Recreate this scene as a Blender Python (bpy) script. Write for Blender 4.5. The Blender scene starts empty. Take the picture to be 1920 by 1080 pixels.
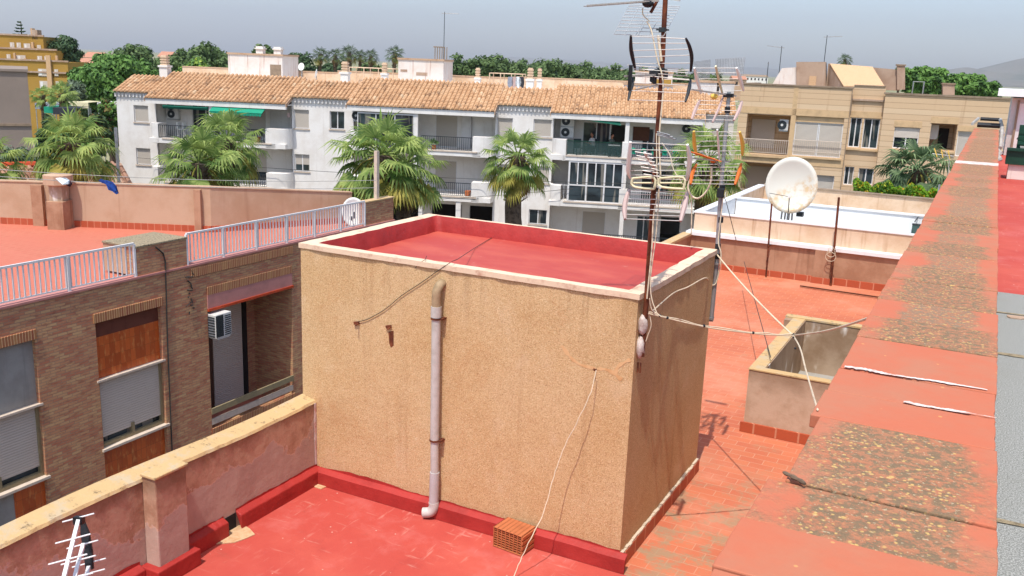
import bpy, math, random
import numpy as np
from mathutils import Vector, Matrix
rnd = random.Random(7)
SC = bpy.context.scene
COL = SC.collection
HAZE = 9e-5
# ---------------------------------------------------------------- camera
F_, YAW, PITCH, ROLL, EYE = 1730.0, math.radians(26.76), math.radians(13.54), math.radians(2.27), 4.45
_d = np.array([-math.sin(YAW)*math.cos(PITCH), math.cos(YAW)*math.cos(PITCH), -math.sin(PITCH)])
_r0 = np.array([math.cos(YAW), math.sin(YAW), 0.0]); _u0 = np.cross(_r0, _d)
_r = math.cos(ROLL)*_r0+math.sin(ROLL)*_u0; _u = -math.sin(ROLL)*_r0+math.cos(ROLL)*_u0
_O = np.array([0, 0, EYE])
cam = bpy.data.cameras.new('camera'); cam.sensor_width = 36; cam.lens = 36*F_/1920; cam.clip_start = .05; cam.clip_end = 30000
camo = bpy.data.objects.new('camera', cam); COL.objects.link(camo)
camo.matrix_world = Matrix(((_r[0], _u[0], -_d[0], 0), (_r[1], _u[1], -_d[1], 0), (_r[2], _u[2], -_d[2], EYE), (0, 0, 0, 1)))
SC.camera = camo
# ---------------------------------------------------------------- light
SUN_EL, SUN_AZ = math.radians(66), math.radians(172)      # azimuth clockwise from +Y
S = Vector((math.sin(SUN_AZ)*math.cos(SUN_EL), math.cos(SUN_AZ)*math.cos(SUN_EL), math.sin(SUN_EL)))
sun = bpy.data.lights.new('sun', 'SUN'); sun.energy = 2.9; sun.angle = math.radians(.5); sun.color = (1, .955, .88)
suno = bpy.data.objects.new('sun', sun); COL.objects.link(suno); suno.rotation_euler = (-S).to_track_quat('-Z', 'Y').to_euler(); suno.location = (0, -20, 60)
W = bpy.data.worlds.new('World'); SC.world = W; W.use_nodes = True
wt = W.node_tree; wt.nodes.clear()
sk = wt.nodes.new('ShaderNodeTexSky'); sk.sky_type = 'NISHITA'; sk.sun_disc = False; sk.sun_elevation = SUN_EL; sk.sun_rotation = SUN_AZ
sk.air_density = .9; sk.dust_density = 1.7; sk.ozone_density = 1.3; sk.altitude = 0
bg = wt.nodes.new('ShaderNodeBackground'); bg.inputs['Strength'].default_value = .145
wo = wt.nodes.new('ShaderNodeOutputWorld'); wt.links.new(sk.outputs[0], bg.inputs[0]); wt.links.new(bg.outputs[0], wo.inputs[0])
SC.view_settings.view_transform = 'Standard'; SC.view_settings.look = 'None'; SC.view_settings.gamma = 1; SC.view_settings.exposure = 0.74
# ---------------------------------------------------------------- measuring helpers: a sight line met with a real plane
def ray(px, py): return _d+_r*(px-960)/F_-_u*(py-540)/F_
def atZ(px, py, z): v = ray(px, py); return Vector(_O+v*(z-EYE)/v[2])
def atX(px, py, x): v = ray(px, py); return Vector(_O+v*x/v[0])
def atY(px, py, y): v = ray(px, py); return Vector(_O+v*y/v[1])
def atD(px, py, t): return Vector(_O+ray(px, py)*t)
# ---------------------------------------------------------------- materials
def lin(h, k=1.0):
    h = h.lstrip('#'); o = []
    for i in (0, 2, 4):
        c = int(h[i:i+2], 16)/255; o.append((c/12.92 if c <= .04045 else ((c+.055)/1.055)**2.4)*k)
    return (*o, 1)
class N:
    def __init__(s, name, rough=.85, spec=.3):
        s.m = bpy.data.materials.new(name); s.m.use_nodes = True; s.t = s.m.node_tree; s.n = s.t.nodes
        s.b = s.n['Principled BSDF']; s.b.inputs['Roughness'].default_value = rough; s.b.inputs['Specular IOR Level'].default_value = spec
        s.tc = s.n.new('ShaderNodeTexCoord'); s.P = s.tc.outputs['Object']
    def set(s, sock, v):
        if isinstance(v, bpy.types.NodeSocket): s.t.links.new(v, sock)
        elif sock.type == 'RGBA' and isinstance(v, (int, float)): sock.default_value = (v, v, v, 1)
        else: sock.default_value = v
    def math(s, op, a, b=0.0, c=None, clamp=False):
        n = s.n.new('ShaderNodeMath'); n.operation = op; n.use_clamp = clamp; s.set(n.inputs[0], a); s.set(n.inputs[1], b)
        if c is not None: s.set(n.inputs[2], c)
        return n.outputs[0]
    def sep(s, v=None):
        n = s.n.new('ShaderNodeSeparateXYZ'); s.set(n.inputs[0], v or s.P); return n.outputs
    def comb(s, x, y, z=0.0):
        n = s.n.new('ShaderNodeCombineXYZ'); s.set(n.inputs[0], x); s.set(n.inputs[1], y); s.set(n.inputs[2], z); return n.outputs[0]
    def map(s, scale=(1, 1, 1), rot=(0, 0, 0), loc=(0, 0, 0), v=None):
        n = s.n.new('ShaderNodeMapping'); s.set(n.inputs[0], v or s.P); n.inputs['Scale'].default_value = scale; n.inputs['Rotation'].default_value = rot; n.inputs['Location'].default_value = loc; return n.outputs[0]
    def noise(s, sc, det=4, rough=.55, v=None, col=False, dist=0):
        n = s.n.new('ShaderNodeTexNoise'); n.inputs['Scale'].default_value = sc; n.inputs['Detail'].default_value = det; n.inputs['Roughness'].default_value = rough; n.inputs['Distortion'].default_value = dist
        s.set(n.inputs['Vector'], v or s.P); return n.outputs['Color' if col else 'Fac']
    def vor(s, sc, v=None, feat='F1', out='Distance', rnd_=1):
        n = s.n.new('ShaderNodeTexVoronoi'); n.feature = feat; n.inputs['Scale'].default_value = sc; n.inputs['Randomness'].default_value = rnd_; s.set(n.inputs['Vector'], v or s.P); return n.outputs[out]
    def white(s, v):
        n = s.n.new('ShaderNodeTexWhiteNoise'); s.set(n.inputs['Vector'], v); return n.outputs['Value']
    def brick(s, c1, c2, mortar, w, h, ms=.02, v=None, off=.5, bias=0, out='Color'):
        n = s.n.new('ShaderNodeTexBrick'); s.set(n.inputs['Vector'], v or s.P); s.set(n.inputs['Color1'], c1); s.set(n.inputs['Color2'], c2); s.set(n.inputs['Mortar'], mortar)
        n.inputs['Scale'].default_value = 1; n.inputs['Brick Width'].default_value = w; n.inputs['Row Height'].default_value = h; n.inputs['Mortar Size'].default_value = ms; n.inputs['Mortar Smooth'].default_value = .15
        n.inputs['Bias'].default_value = bias; n.offset = off; return n.outputs[out]
    def ramp(s, f, stops, interp='LINEAR'):
        n = s.n.new('ShaderNodeValToRGB'); n.color_ramp.interpolation = interp; e = n.color_ramp.elements
        while len(e) < len(stops): e.new(.5)
        for i, (p, c) in enumerate(stops): e[i].position = p; e[i].color = c if not isinstance(c, (int, float)) else (c, c, c, 1)
        s.set(n.inputs[0], f); return n.outputs[0]
    def step(s, f, a, b): # smoothstep a..b
        n = s.n.new('ShaderNodeMapRange'); n.interpolation_type = 'SMOOTHSTEP'; s.set(n.inputs[0], f); n.inputs[1].default_value = a; n.inputs[2].default_value = b; return n.outputs[0]
    def mix(s, f, a, b, mode='MIX'):
        n = s.n.new('ShaderNodeMix'); n.data_type = 'RGBA'; n.blend_type = mode; s.set(n.inputs[0], f); s.set(n.inputs[6], a); s.set(n.inputs[7], b); return n.outputs[2]
    def island(s):
        n = s.n.new('ShaderNodeNewGeometry'); return n.outputs['Random Per Island']
    def bump(s, h, st=.3, dist=.01):
        n = s.n.new('ShaderNodeBump'); n.inputs['Strength'].default_value = st; n.inputs['Distance'].default_value = dist; s.set(n.inputs['Height'], h); s.t.links.new(n.outputs[0], s.b.inputs['Normal'])
    def color(s, c): s.set(s.b.inputs['Base Color'], c); return s.m
MAT = {}
def plain(name, hexc, rough=.7, k=1.0, var=.12, sc=6, bump=0, metal=0, spec=.3, alt=None):
    n = N(name, rough, spec); c = lin(hexc, k)
    d = lin(alt, k) if alt else tuple(x*(1-var*2.2) for x in c[:3])+(1,)
    f = n.noise(sc, 5, .6); n.color(n.mix(n.step(f, .42, .72), c, d))
    if bump: n.bump(n.noise(sc*6, 4, .6), bump, .01)
    n.b.inputs['Metallic'].default_value = metal
    MAT[name] = n.m; return n.m
# ---------------------------------------------------------------- mesh building
LOCAL = set()
class MB:
    def __init__(s): s.v = []; s.f = []; s.mi = []
    def add(s, vs, fs, m=0):
        k = len(s.v); s.v += [tuple(v) for v in vs]; s.f += [tuple(i+k for i in f) for f in fs]; s.mi += [m]*len(fs); return s
    def quad(s, a, b, c, d, m=0): return s.add([a, b, c, d], [(0, 1, 2, 3)], m)
    def box(s, x0, x1, y0, y1, z0, z1, m=0):
        return s.add([(x0, y0, z0), (x1, y0, z0), (x1, y1, z0), (x0, y1, z0), (x0, y0, z1), (x1, y0, z1), (x1, y1, z1), (x0, y1, z1)],
                     [(3, 2, 1, 0), (4, 5, 6, 7), (0, 1, 5, 4), (1, 2, 6, 5), (2, 3, 7, 6), (3, 0, 4, 7)], m)
    def obox(s, c, a, b, d, m=0):   # centre and three half-vectors
        c, a, b, d = map(Vector, (c, a, b, d)); vs = [c+a*i+b*j+d*k for k in (-1, 1) for i, j in ((-1, -1), (1, -1), (1, 1), (-1, 1))]
        fs = [(3, 2, 1, 0), (4, 5, 6, 7), (0, 1, 5, 4), (1, 2, 6, 5), (2, 3, 7, 6), (3, 0, 4, 7)]
        if a.cross(b).dot(d) < 0: fs = [f[::-1] for f in fs]
        return s.add(vs, fs, m)
    def bar(s, p, q, w, h, m=0):    # beam of width w, height h
        p, q = Vector(p), Vector(q); t = (q-p); L = t.length; t.normalize(); sd = t.cross(Vector((0, 0, 1)))
        if sd.length < 1e-3: sd = Vector((1, 0, 0))
        sd.normalize(); up = sd.cross(t); return s.obox((p+q)/2, t*L/2, sd*w/2, up*h/2, m)
    def prism(s, pts, ext, m=0):    # polygon extruded along ext
        pts = [Vector(p) for p in pts]; ext = Vector(ext); n = len(pts); nrm = Vector((0, 0, 0))
        for i in range(n): nrm += pts[i].cross(pts[(i+1) % n])
        if nrm.dot(ext) > 0: pts = pts[::-1]
        return s.add(pts+[p+ext for p in pts], [tuple(range(n)), tuple(range(2*n-1, n-1, -1))]+[((i+1) % n, i, i+n, (i+1) % n+n) for i in range(n)], m)
    def tube(s, pts, r, n=8, m=0, cap=True):
        pts = [Vector(p) for p in pts]; rs = r if isinstance(r, (list, tuple)) else [r]*len(pts); ref = Vector((0, 0, 1)); vs = []; u = None
        for i, p in enumerate(pts):
            t = (pts[min(i+1, len(pts)-1)]-pts[max(i-1, 0)]).normalized()
            if u is None: u = t.cross(ref); u = u if u.length > .05 else t.cross(Vector((1, 0, 0)))
            u = (u-t*u.dot(t)).normalized(); w = t.cross(u)
            vs += [p+(u*math.cos(a)+w*math.sin(a))*rs[i] for a in (2*math.pi*k/n for k in range(n))]
        fs = [(i*n+k, i*n+(k+1) % n, (i+1)*n+(k+1) % n, (i+1)*n+k) for i in range(len(pts)-1) for k in range(n)]
        if cap: L_ = len(vs); vs = vs+vs[:n]+vs[L_-n:L_]; fs += [tuple(range(L_+n-1, L_-1, -1)), tuple(range(L_+n, L_+2*n))]
        return s.add(vs, fs, m)
    def ball(s, c, r, m=0, nu=10, nv=6, jit=0):
        c = Vector(c); r = r if isinstance(r, (tuple, list)) else (r, r, r); vs = [c+Vector((0, 0, r[2]))]
        for j in range(1, nv):
            for i in range(nu):
                a, b = 2*math.pi*i/nu, math.pi*j/nv; q = 1+rnd.uniform(-jit, jit)
                vs.append(c+Vector((r[0]*math.cos(a)*math.sin(b), r[1]*math.sin(a)*math.sin(b), r[2]*math.cos(b)))*q)
        vs.append(c-Vector((0, 0, r[2]))); e = len(vs)-1; fs = [(0, 1+i, 1+(i+1) % nu) for i in range(nu)]
        for j in range(nv-2):
            for i in range(nu): a = 1+j*nu; fs.append((a+i, a+nu+i, a+nu+(i+1) % nu, a+(i+1) % nu))
        a = 1+(nv-2)*nu; fs += [(a+i, e, a+(i+1) % nu) for i in range(nu)]
        return s.add(vs, fs, m)
    def wall(s, x0, x1, z0, z1, y0, y1, holes=(), m=0, T=None):   # wall in local xz with rectangular openings
        xs = sorted({x0, x1, *[v for h in holes for v in h[:2] if x0 < v < x1]}); zs = sorted({z0, z1, *[v for h in holes for v in h[2:4] if z0 < v < z1]})
        def solid(i, j):
            if not (0 <= i < len(xs)-1 and 0 <= j < len(zs)-1): return False
            cx, cz = (xs[i]+xs[i+1])/2, (zs[j]+zs[j+1])/2
            return not any(h[0] < cx < h[1] and h[2] < cz < h[3] for h in holes)
        T = T or (lambda x, y, z: (x, y, z))
        for i in range(len(xs)-1):
            for j in range(len(zs)-1):
                if not solid(i, j): continue
                a, b, c, d = xs[i], xs[i+1], zs[j], zs[j+1]
                s.quad(T(a, y0, c), T(b, y0, c), T(b, y0, d), T(a, y0, d), m); s.quad(T(b, y1, c), T(a, y1, c), T(a, y1, d), T(b, y1, d), m)
                if not solid(i-1, j): s.quad(T(a, y1, c), T(a, y0, c), T(a, y0, d), T(a, y1, d), m)
                if not solid(i+1, j): s.quad(T(b, y0, c), T(b, y1, c), T(b, y1, d), T(b, y0, d), m)
                if not solid(i, j-1): s.quad(T(a, y1, c), T(b, y1, c), T(b, y0, c), T(a, y0, c), m)
                if not solid(i, j+1): s.quad(T(a, y0, d), T(b, y0, d), T(b, y1, d), T(a, y1, d), m)
        return s
    def build(s, name, mats, parent=None, label=None, cat=None, group=None, kind=None, smooth=False, bevel=0):
        if not s.v: return None
        V = [Vector(v) for v in s.v]; loc = Vector((0, 0, 0))
        if parent is None:
            lo = Vector([min(v[i] for v in V) for i in range(3)]); hi = Vector([max(v[i] for v in V) for i in range(3)])
            loc = Vector(((lo.x+hi.x)/2, (lo.y+hi.y)/2, lo.z)); V = [v-loc for v in V]
        else:
            top = parent
            while top.parent: top = top.parent
            if top.name not in LOCAL:
                Mi = (Matrix.Translation(top.location) @ top.rotation_euler.to_matrix().to_4x4()).inverted(); V = [Mi @ v for v in V]
        me = bpy.data.meshes.new(name); me.from_pydata(V, [], s.f); me.update()
        for m in (mats if isinstance(mats, (list, tuple)) else [mats]): me.materials.append(MAT[m] if isinstance(m, str) else m)
        me.polygons.foreach_set('material_index', s.mi)
        if smooth: me.polygons.foreach_set('use_smooth', [len(f) <= 4 for f in s.f])
        o = bpy.data.objects.new(name, me); COL.objects.link(o); o.parent = parent; o.location = loc
        if bevel:
            b = o.modifiers.new('bevel', 'BEVEL'); b.width = bevel; b.segments = 2; b.limit_method = 'ANGLE'
        tag(o, label, cat, group, kind); return o
def tag(o, label=None, cat=None, group=None, kind=None):
    for k, v in (('label', label), ('category', cat), ('group', group), ('kind', kind)):
        if v: o[k] = v
    return o
def thing(name, label, cat, loc=(0, 0, 0), rz=0, group=None, local=False):
    o = bpy.data.objects.new(name, None); COL.objects.link(o); o.location = loc; o.rotation_euler = (0, 0, rz); o.empty_display_size = .3
    if local: LOCAL.add(o.name)
    return tag(o, label, cat, group)
def clone(root, loc=None, rz=None, label=None, group=None, scale=None):
    def cp(o, par):
        c = o.copy(); COL.objects.link(c); c.parent = par
        for ch in [x for x in KIDS.get(o.name, [])]: cp(ch, c)
        return c
    KIDS = {}
    for o in bpy.data.objects:
        if o.parent: KIDS.setdefault(o.parent.name, []).append(o)
    r = cp(root, None)
    if loc is not None: r.location = loc
    if rz is not None: r.rotation_euler = (0, 0, rz)
    if scale is not None: r.scale = scale if isinstance(scale, tuple) else (scale,)*3
    if label: r['label'] = label
    if group: r['group'] = group
    return r
def catenary(a, b, sag, n=14): 
    a, b = Vector(a), Vector(b); return [a.lerp(b, i/n)-Vector((0, 0, sag*4*(i/n)*(1-i/n))) for i in range(n+1)]
def curve(pts, n=6):  # Catmull-Rom through points
    P = [Vector(p) for p in pts]; P = [P[0]]+P+[P[-1]]; o = []
    for i in range(1, len(P)-2):
        for k in range(n):
            t = k/n; a, b, c, d = P[i-1:i+3]; o.append(.5*((2*b)+(c-a)*t+(2*a-5*b+4*c-d)*t*t+(-a+3*b-3*c+d)*t**3))
    o.append(P[-2]); return o
# ---------------------------------------------------------------- material library
def jagged(n, z, sc=3, amp=.3): return n.math('ADD', z, n.math('MULTIPLY', n.math('SUBTRACT', n.noise(sc, 5, .65), .5), amp))
n = N('roughcast', .95, .15)
g = n.noise(120, 3, .75); g2 = n.vor(160, out='Distance')
big = n.noise(1.1, 4, .6)
base = n.mix(n.step(big, .35, .7), lin('#cbab80'), lin('#c4a072'))
c = n.mix(n.math('MULTIPLY', n.step(g, .52, .68), .85), base, lin('#8f6740')); c = n.mix(n.math('MULTIPLY', n.step(g, .46, .34), .8), c, lin('#e3caa4')); pt = n.noise(2.6, 5, .7, v=n.map((1, 1, .7))); c = n.mix(n.math('MULTIPLY', n.step(pt, .55, .72), .28), c, lin('#b07a4a')); c = n.mix(n.math('MULTIPLY', n.step(pt, .44, .3), .22), c, lin('#d9c0a0'))
st = n.noise(1, 4, .6, v=n.map((7, 7, .35))); c = n.mix(n.math('MULTIPLY', n.step(st, .55, .75), .25), c, lin('#8a5c38'))
sx_, sy_, sz_ = n.sep(); dr = n.math('MULTIPLY', n.step(n.noise(1, 3, .6, v=n.map((11, 11, .5))), .54, .7), n.step(sz_, 1.7, 2.6)); c = n.mix(n.math('MULTIPLY', dr, .3), c, lin('#8a6a48')); bs_ = n.step(n.math('ADD', sz_, n.math('MULTIPLY', n.noise(3, 5, .7), .5)), .62, .3); c = n.mix(n.math('MULTIPLY', bs_, .25), c, lin('#9c7458')); n.bump(n.math('ADD', g, n.math('MULTIPLY', n.noise(3.5, 3), 2.0)), .6, .008); MAT['roughcast'] = n.color(c)
n = N('red_paint', .75, .3)      # painted tile terrace: red with worn streaks along the herringbone
bk = n.brick(0.0, .75, .3, .28, .14, .006, v=n.map(rot=(0, 0, math.radians(45))), out='Color')
w1 = n.noise(1, 3, .6, v=n.map((18, 3, 1), (0, 0, math.radians(14)))); w2 = n.noise(1, 3, .6, v=n.map((3, 18, 1), (0, 0, math.radians(14)))); big = n.noise(.9, 4, .6)
c = n.mix(n.step(big, .4, .7), lin('#ae463c'), lin('#b85446'))
c = n.mix(n.math('MULTIPLY', bk, .18), c, lin('#9c352c'))
wear = n.math('MULTIPLY', n.math('MULTIPLY', n.step(n.math('MAXIMUM', w1, w2), .6, .72), n.step(n.noise(.8, 3), .38, .6)), .3)
fd = n.noise(1.7, 6, .7); c = n.mix(n.math('MULTIPLY', n.step(fd, .5, .7), .35), c, lin('#c0706a')); c = n.mix(n.math('MULTIPLY', n.step(fd, .44, .3), .3), c, lin('#8f332f')); rg = n.math('ABSOLUTE', n.math('SUBTRACT', n.noise(.55, 3, .5), .52)); c = n.mix(n.math('MULTIPLY', n.step(n.noise(5, 6, .8), .58, .7), .25), c, lin('#8d4a3c')); c = n.mix(wear, c, lin('#d2a595')); c = n.mix(n.math('MULTIPLY', n.step(n.vor(7, v=n.map((1, 1, 1))), .07, .04), .6), c, lin('#d8bcae')); c = n.mix(n.math('MULTIPLY', n.step(n.noise(2.2, 5, .7), .66, .74), .5), c, lin('#b38a7c'))
n.bump(n.math('ADD', bk, n.math('MULTIPLY', n.noise(20, 4), .6)), .2, .006); MAT['red_paint'] = n.color(c)
n = N('red_upstand', .6, .35); c = n.mix(n.step(n.noise(3, 5, .6), .4, .7), lin('#a3302b'), lin('#922824')); n.bump(n.noise(9, 5, .6), .5, .02); MAT['red_upstand'] = n.color(c)
n = N('red_roof_paint', .6, .35); f = n.noise(1.3, 5, .6, v=n.map((1, 2.2, 1), (0, 0, .5))); c = n.mix(n.step(f, .38, .7), lin('#aa4238'), lin('#b65342'))
c = n.mix(n.math('MULTIPLY', n.step(n.noise(4, 6, .7), .63, .75), .5), c, lin('#cc9a8a')); n.bump(n.noise(6, 4), .2, .02); MAT['red_roof_paint'] = n.color(c)
n = N('orange_tile', .75, .3)
t1, t2 = lin('#bd6c4a'), lin('#b26044')
bk = n.brick(t1, t2, lin('#bd8266'), .28, .14, .006, v=n.map(rot=(0, 0, 0)))
pale = n.step(n.noise(.35, 4, .6), .35, .6); c = n.mix(n.math('MULTIPLY', pale, .55), bk, lin('#c47a5c'))
gr = n.math('MULTIPLY', n.step(n.noise(1.3, 6, .7), .56, .72), n.step(n.noise(.45, 3), .42, .6)); xx, yy, zz = n.sep(); nearm = n.step(yy, -3.2, -5.6); gr2 = n.math('MULTIPLY', n.step(n.noise(2.3, 6, .75), .47, .6), nearm); c = n.mix(n.math('MULTIPLY', n.math('MAXIMUM', gr, gr2), .7), c, lin('#8f8569')); c = n.mix(n.math('MULTIPLY', n.step(n.noise(.7, 5, .7), .5, .66), .4), c, lin('#c98d72'))
n.bump(n.brick(1.0, .95, 0.0, .28, .14, .008), .25, .004); MAT['orange_tile'] = n.color(c)
n = N('far_terrace_tile', .75, .3); bk = n.brick(lin('#b96c56'), lin('#b2644e'), lin('#b87862'), .3, .15, .012); c = n.mix(n.step(n.noise(.4, 5, .65), .35, .65), bk, lin('#b86a55')); MAT['far_terrace_tile'] = n.color(c)
n = N('skirting_tile', .55, .4); x, y, z = n.sep(); bk = n.brick(lin('#ad5436'), lin('#a34c2f'), lin('#c08468'), .28, 5, .012, v=n.comb(n.math('ADD', x, y), 2.5)); MAT['skirting_tile'] = n.color(bk)
n = N('parapet_render', .9, .2); x, y, z = n.sep()
edge = n.step(n.math('ADD', jagged(n, z, 1.6, 1.15), 0), .62, .6)
c1 = n.mix(n.step(n.noise(5, 6, .7), .4, .65), lin('#b8957c'), lin('#a07a62')); c2 = n.mix(n.step(n.noise(4, 5, .6), .3, .7), lin('#b8a192'), lin('#ab9082'))
c = n.mix(edge, c1, c2); c = n.mix(n.math('MULTIPLY', n.step(n.math('ABSOLUTE', n.math('SUBTRACT', jagged(n, z, 1.6, 1.15), .61)), .02, .0), .4), c, lin('#d6b09c'))
top = n.step(jagged(n, z, 6, .1), .76, .9); c = n.mix(n.math('MULTIPLY', top, .55), c, lin('#6b5138'))
n.bump(n.noise(14, 5, .65), .35, .015); MAT['parapet_render'] = n.color(c)
n = N('cream_cap', .9, .2); f = n.noise(5, 6, .7); c = n.mix(n.step(f, .48, .64), lin('#bd9f72'), lin('#b5a284')); c = n.mix(n.step(n.noise(9, 6, .75), .56, .68), c, lin('#7b6a50')); n.bump(n.noise(30, 4), .4, .01); MAT['cream_cap'] = n.color(c)
n = N('cream_rim', .9, .2); c = n.mix(n.step(n.noise(5, 6, .7), .5, .7), lin('#d8bfa4'), lin('#b9917a')); n.bump(n.noise(18, 4), .3, .01); MAT['cream_rim'] = n.color(c)
def wallmat(name, a, b, streak, k=.5, sc=1.0, zs=.3):
    n = N(name, .9, .2); c = n.mix(n.step(n.noise(1.3*sc, 5, .65), .38, .66), lin(a), lin(b))
    s1 = n.step(n.noise(1, 4, .6, v=n.map((5*sc, 5*sc, zs*sc))), .56, .72); c = n.mix(n.math('MULTIPLY', s1, k), c, lin(streak))
    n.bump(n.noise(22, 4, .6), .3, .01); MAT[name] = n.color(c)
wallmat('old_beige', '#b08b70', '#9c745a', '#6d4a35', .45)
wallmat('peach_render', '#bb9e84', '#b09074', '#8b6046', .35, .6)
wallmat('stained_beige', '#d6bda2', '#c9ab8c', '#9a6a45', .55)
wallmat('well_inside', '#b09a84', '#8a7058', '#ece6de', .95, .55, 1.6); n = N('well_outside', .9, .2); x, y, z = n.sep(); c = n.mix(n.step(n.noise(2, 5, .7), .4, .65), lin('#c0a892'), lin('#b0967e')); c = n.mix(n.math('MULTIPLY', n.step(jagged(n, z, 3, .5), .5, .85), .6), c, lin('#7c634c')); n.bump(n.noise(20, 4), .3, .01); MAT['well_outside'] = n.color(c)
wallmat('white_render', '#e2ded8', '#d8d2ca', '#b9ada0', .3, .8)
wallmat('white_new', '#e4e8ea', '#dde0e2', '#cfd0cf', .3)
wallmat('shade_white', '#c9c6c3', '#bdb9b5', '#a8a29c', .25)
wallmat('pink_white', '#dcd4cc', '#d6c8bc', '#a5745c', .55)
wallmat('pinkish_brown', '#ac9480', '#9c826e', '#d3c2b4', .6, .7)
wallmat('grey_render', '#8f8176', '#85786e', '#6b5f56', .4, .2)
wallmat('ochre_render', '#a5823f', '#9a7838', '#806434', .25, .1)
wallmat('grey_cement', '#9c9a94', '#8f8c86', '#787570', .4)
wallmat('pale_plaster', '#c4a488', '#b9967a', '#94694e', .5)
n = N('brickwork', .9, .2); x, y, z = n.sep(); uv = n.comb(n.math('ADD', x, y), z)
bk = n.brick(lin('#b4765a'), lin('#c6a074'), lin('#9a7e68'), .25, .068, .007, v=uv, bias=-.1)
vv = n.noise(2, 3, .6, v=n.comb(n.math('MULTIPLY', n.math('ADD', x, y), 2), n.math('MULTIPLY', z, 7))); c = n.mix(n.math('MULTIPLY', n.step(vv, .5, .68), .5), bk, lin('#8a5040')); c = n.mix(n.math('MULTIPLY', n.step(vv, .42, .3), .45), c, lin('#bc9f72'))
n.bump(n.brick(1.0, .9, 0.0, .25, .068, .007, v=uv), .6, .01); MAT['brickwork'] = n.color(c)
n = N('brick_course', .9, .2); x, y, z = n.sep(); bk = n.brick(lin('#94583f'), lin('#a87a50'), lin('#cfa77e'), .068, 3, .008, v=n.comb(n.math('ADD', x, y), 1.5), off=0); MAT['brick_course'] = n.color(bk)
n = N('rust_tile', .3, .5); x, y, z = n.sep(); uv = n.comb(n.math('ADD', x, y), z)
bk = n.brick(lin('#cc6228'), lin('#ae4c1c'), lin('#82401f'), .15, .3, .003, v=uv, off=0); c = n.mix(n.math('MULTIPLY', n.step(n.noise(9, 3, .6, v=n.map((1, 1, .4))), .5, .75), .6), bk, lin('#dd9a58')); MAT['rust_tile'] = n.color(c)
n = N('shutter', .6, .3); x, y, z = n.sep(); w = n.math('FRACT', n.math('MULTIPLY', z, 16.0)); c = n.mix(n.step(w, .12, .0), lin('#c6bbae'), lin('#756c64')); n.bump(n.math('SINE', n.math('MULTIPLY', w, 3.14)), .6, .012); MAT['shutter'] = n.color(c)
n = N('shutter_beige', .6, .3); x, y, z = n.sep(); w = n.math('FRACT', n.math('MULTIPLY', z, 16.0)); c = n.mix(n.step(w, .12, .0), lin('#b9b0a4'), lin('#7c746b')); n.bump(n.math('SINE', n.math('MULTIPLY', w, 3.14)), .6, .012); MAT['shutter_beige'] = n.color(c)
def rooftile(name, a, b, d, mort, pitch=.27, row=.4):
    n = N(name, .85, .2); x, y, z = n.sep()
    cell = n.comb(n.math('FLOOR', n.math('DIVIDE', x, pitch)), n.math('FLOOR', n.math('DIVIDE', y, row))); wv = n.white(cell)
    c = n.mix(wv, lin(a), lin(b)); c = n.mix(n.math('MULTIPLY', n.step(n.math('ADD', n.noise(1.1, 5, .7), n.math('MULTIPLY', wv, .12)), .6, .74), .8), c, lin(d))
    c = n.mix(n.math('MULTIPLY', n.step(wv, .9, .97), .6), c, lin(mort)); n.bump(n.noise(25, 3), .3, .01); MAT[name] = n.color(c)
rooftile('roof_tile', '#bf9a76', '#ad8460', '#735a48', '#d6bf9e')
rooftile('old_roof_tile', '#a07a64', '#7e5c4a', '#453a30', '#b9a088')
n = N('block_stone', .9, .2); x, y, z = n.sep(); s_ = n.math('ADD', x, 0.0)
bk = n.brick(lin('#ccb292'), lin('#c4a684'), lin('#9c8064'), 40, .3, .014, v=n.comb(n.math('ADD', x, y), z))
c = n.mix(n.math('MULTIPLY', n.step(n.noise(1, 4, .6, v=n.map((2.2, 2.2, .12))), .58, .74), .45), bk, lin('#8d6546')); c = n.mix(n.math('MULTIPLY', n.noise(4, 4), .25), c, lin('#d8bd98')); MAT['block_stone'] = n.color(c)
plain('stone_band', '#c8a981', .9, var=.08, sc=3); plain('stone_cap', '#8f7c68', .9, sc=3)
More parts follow.
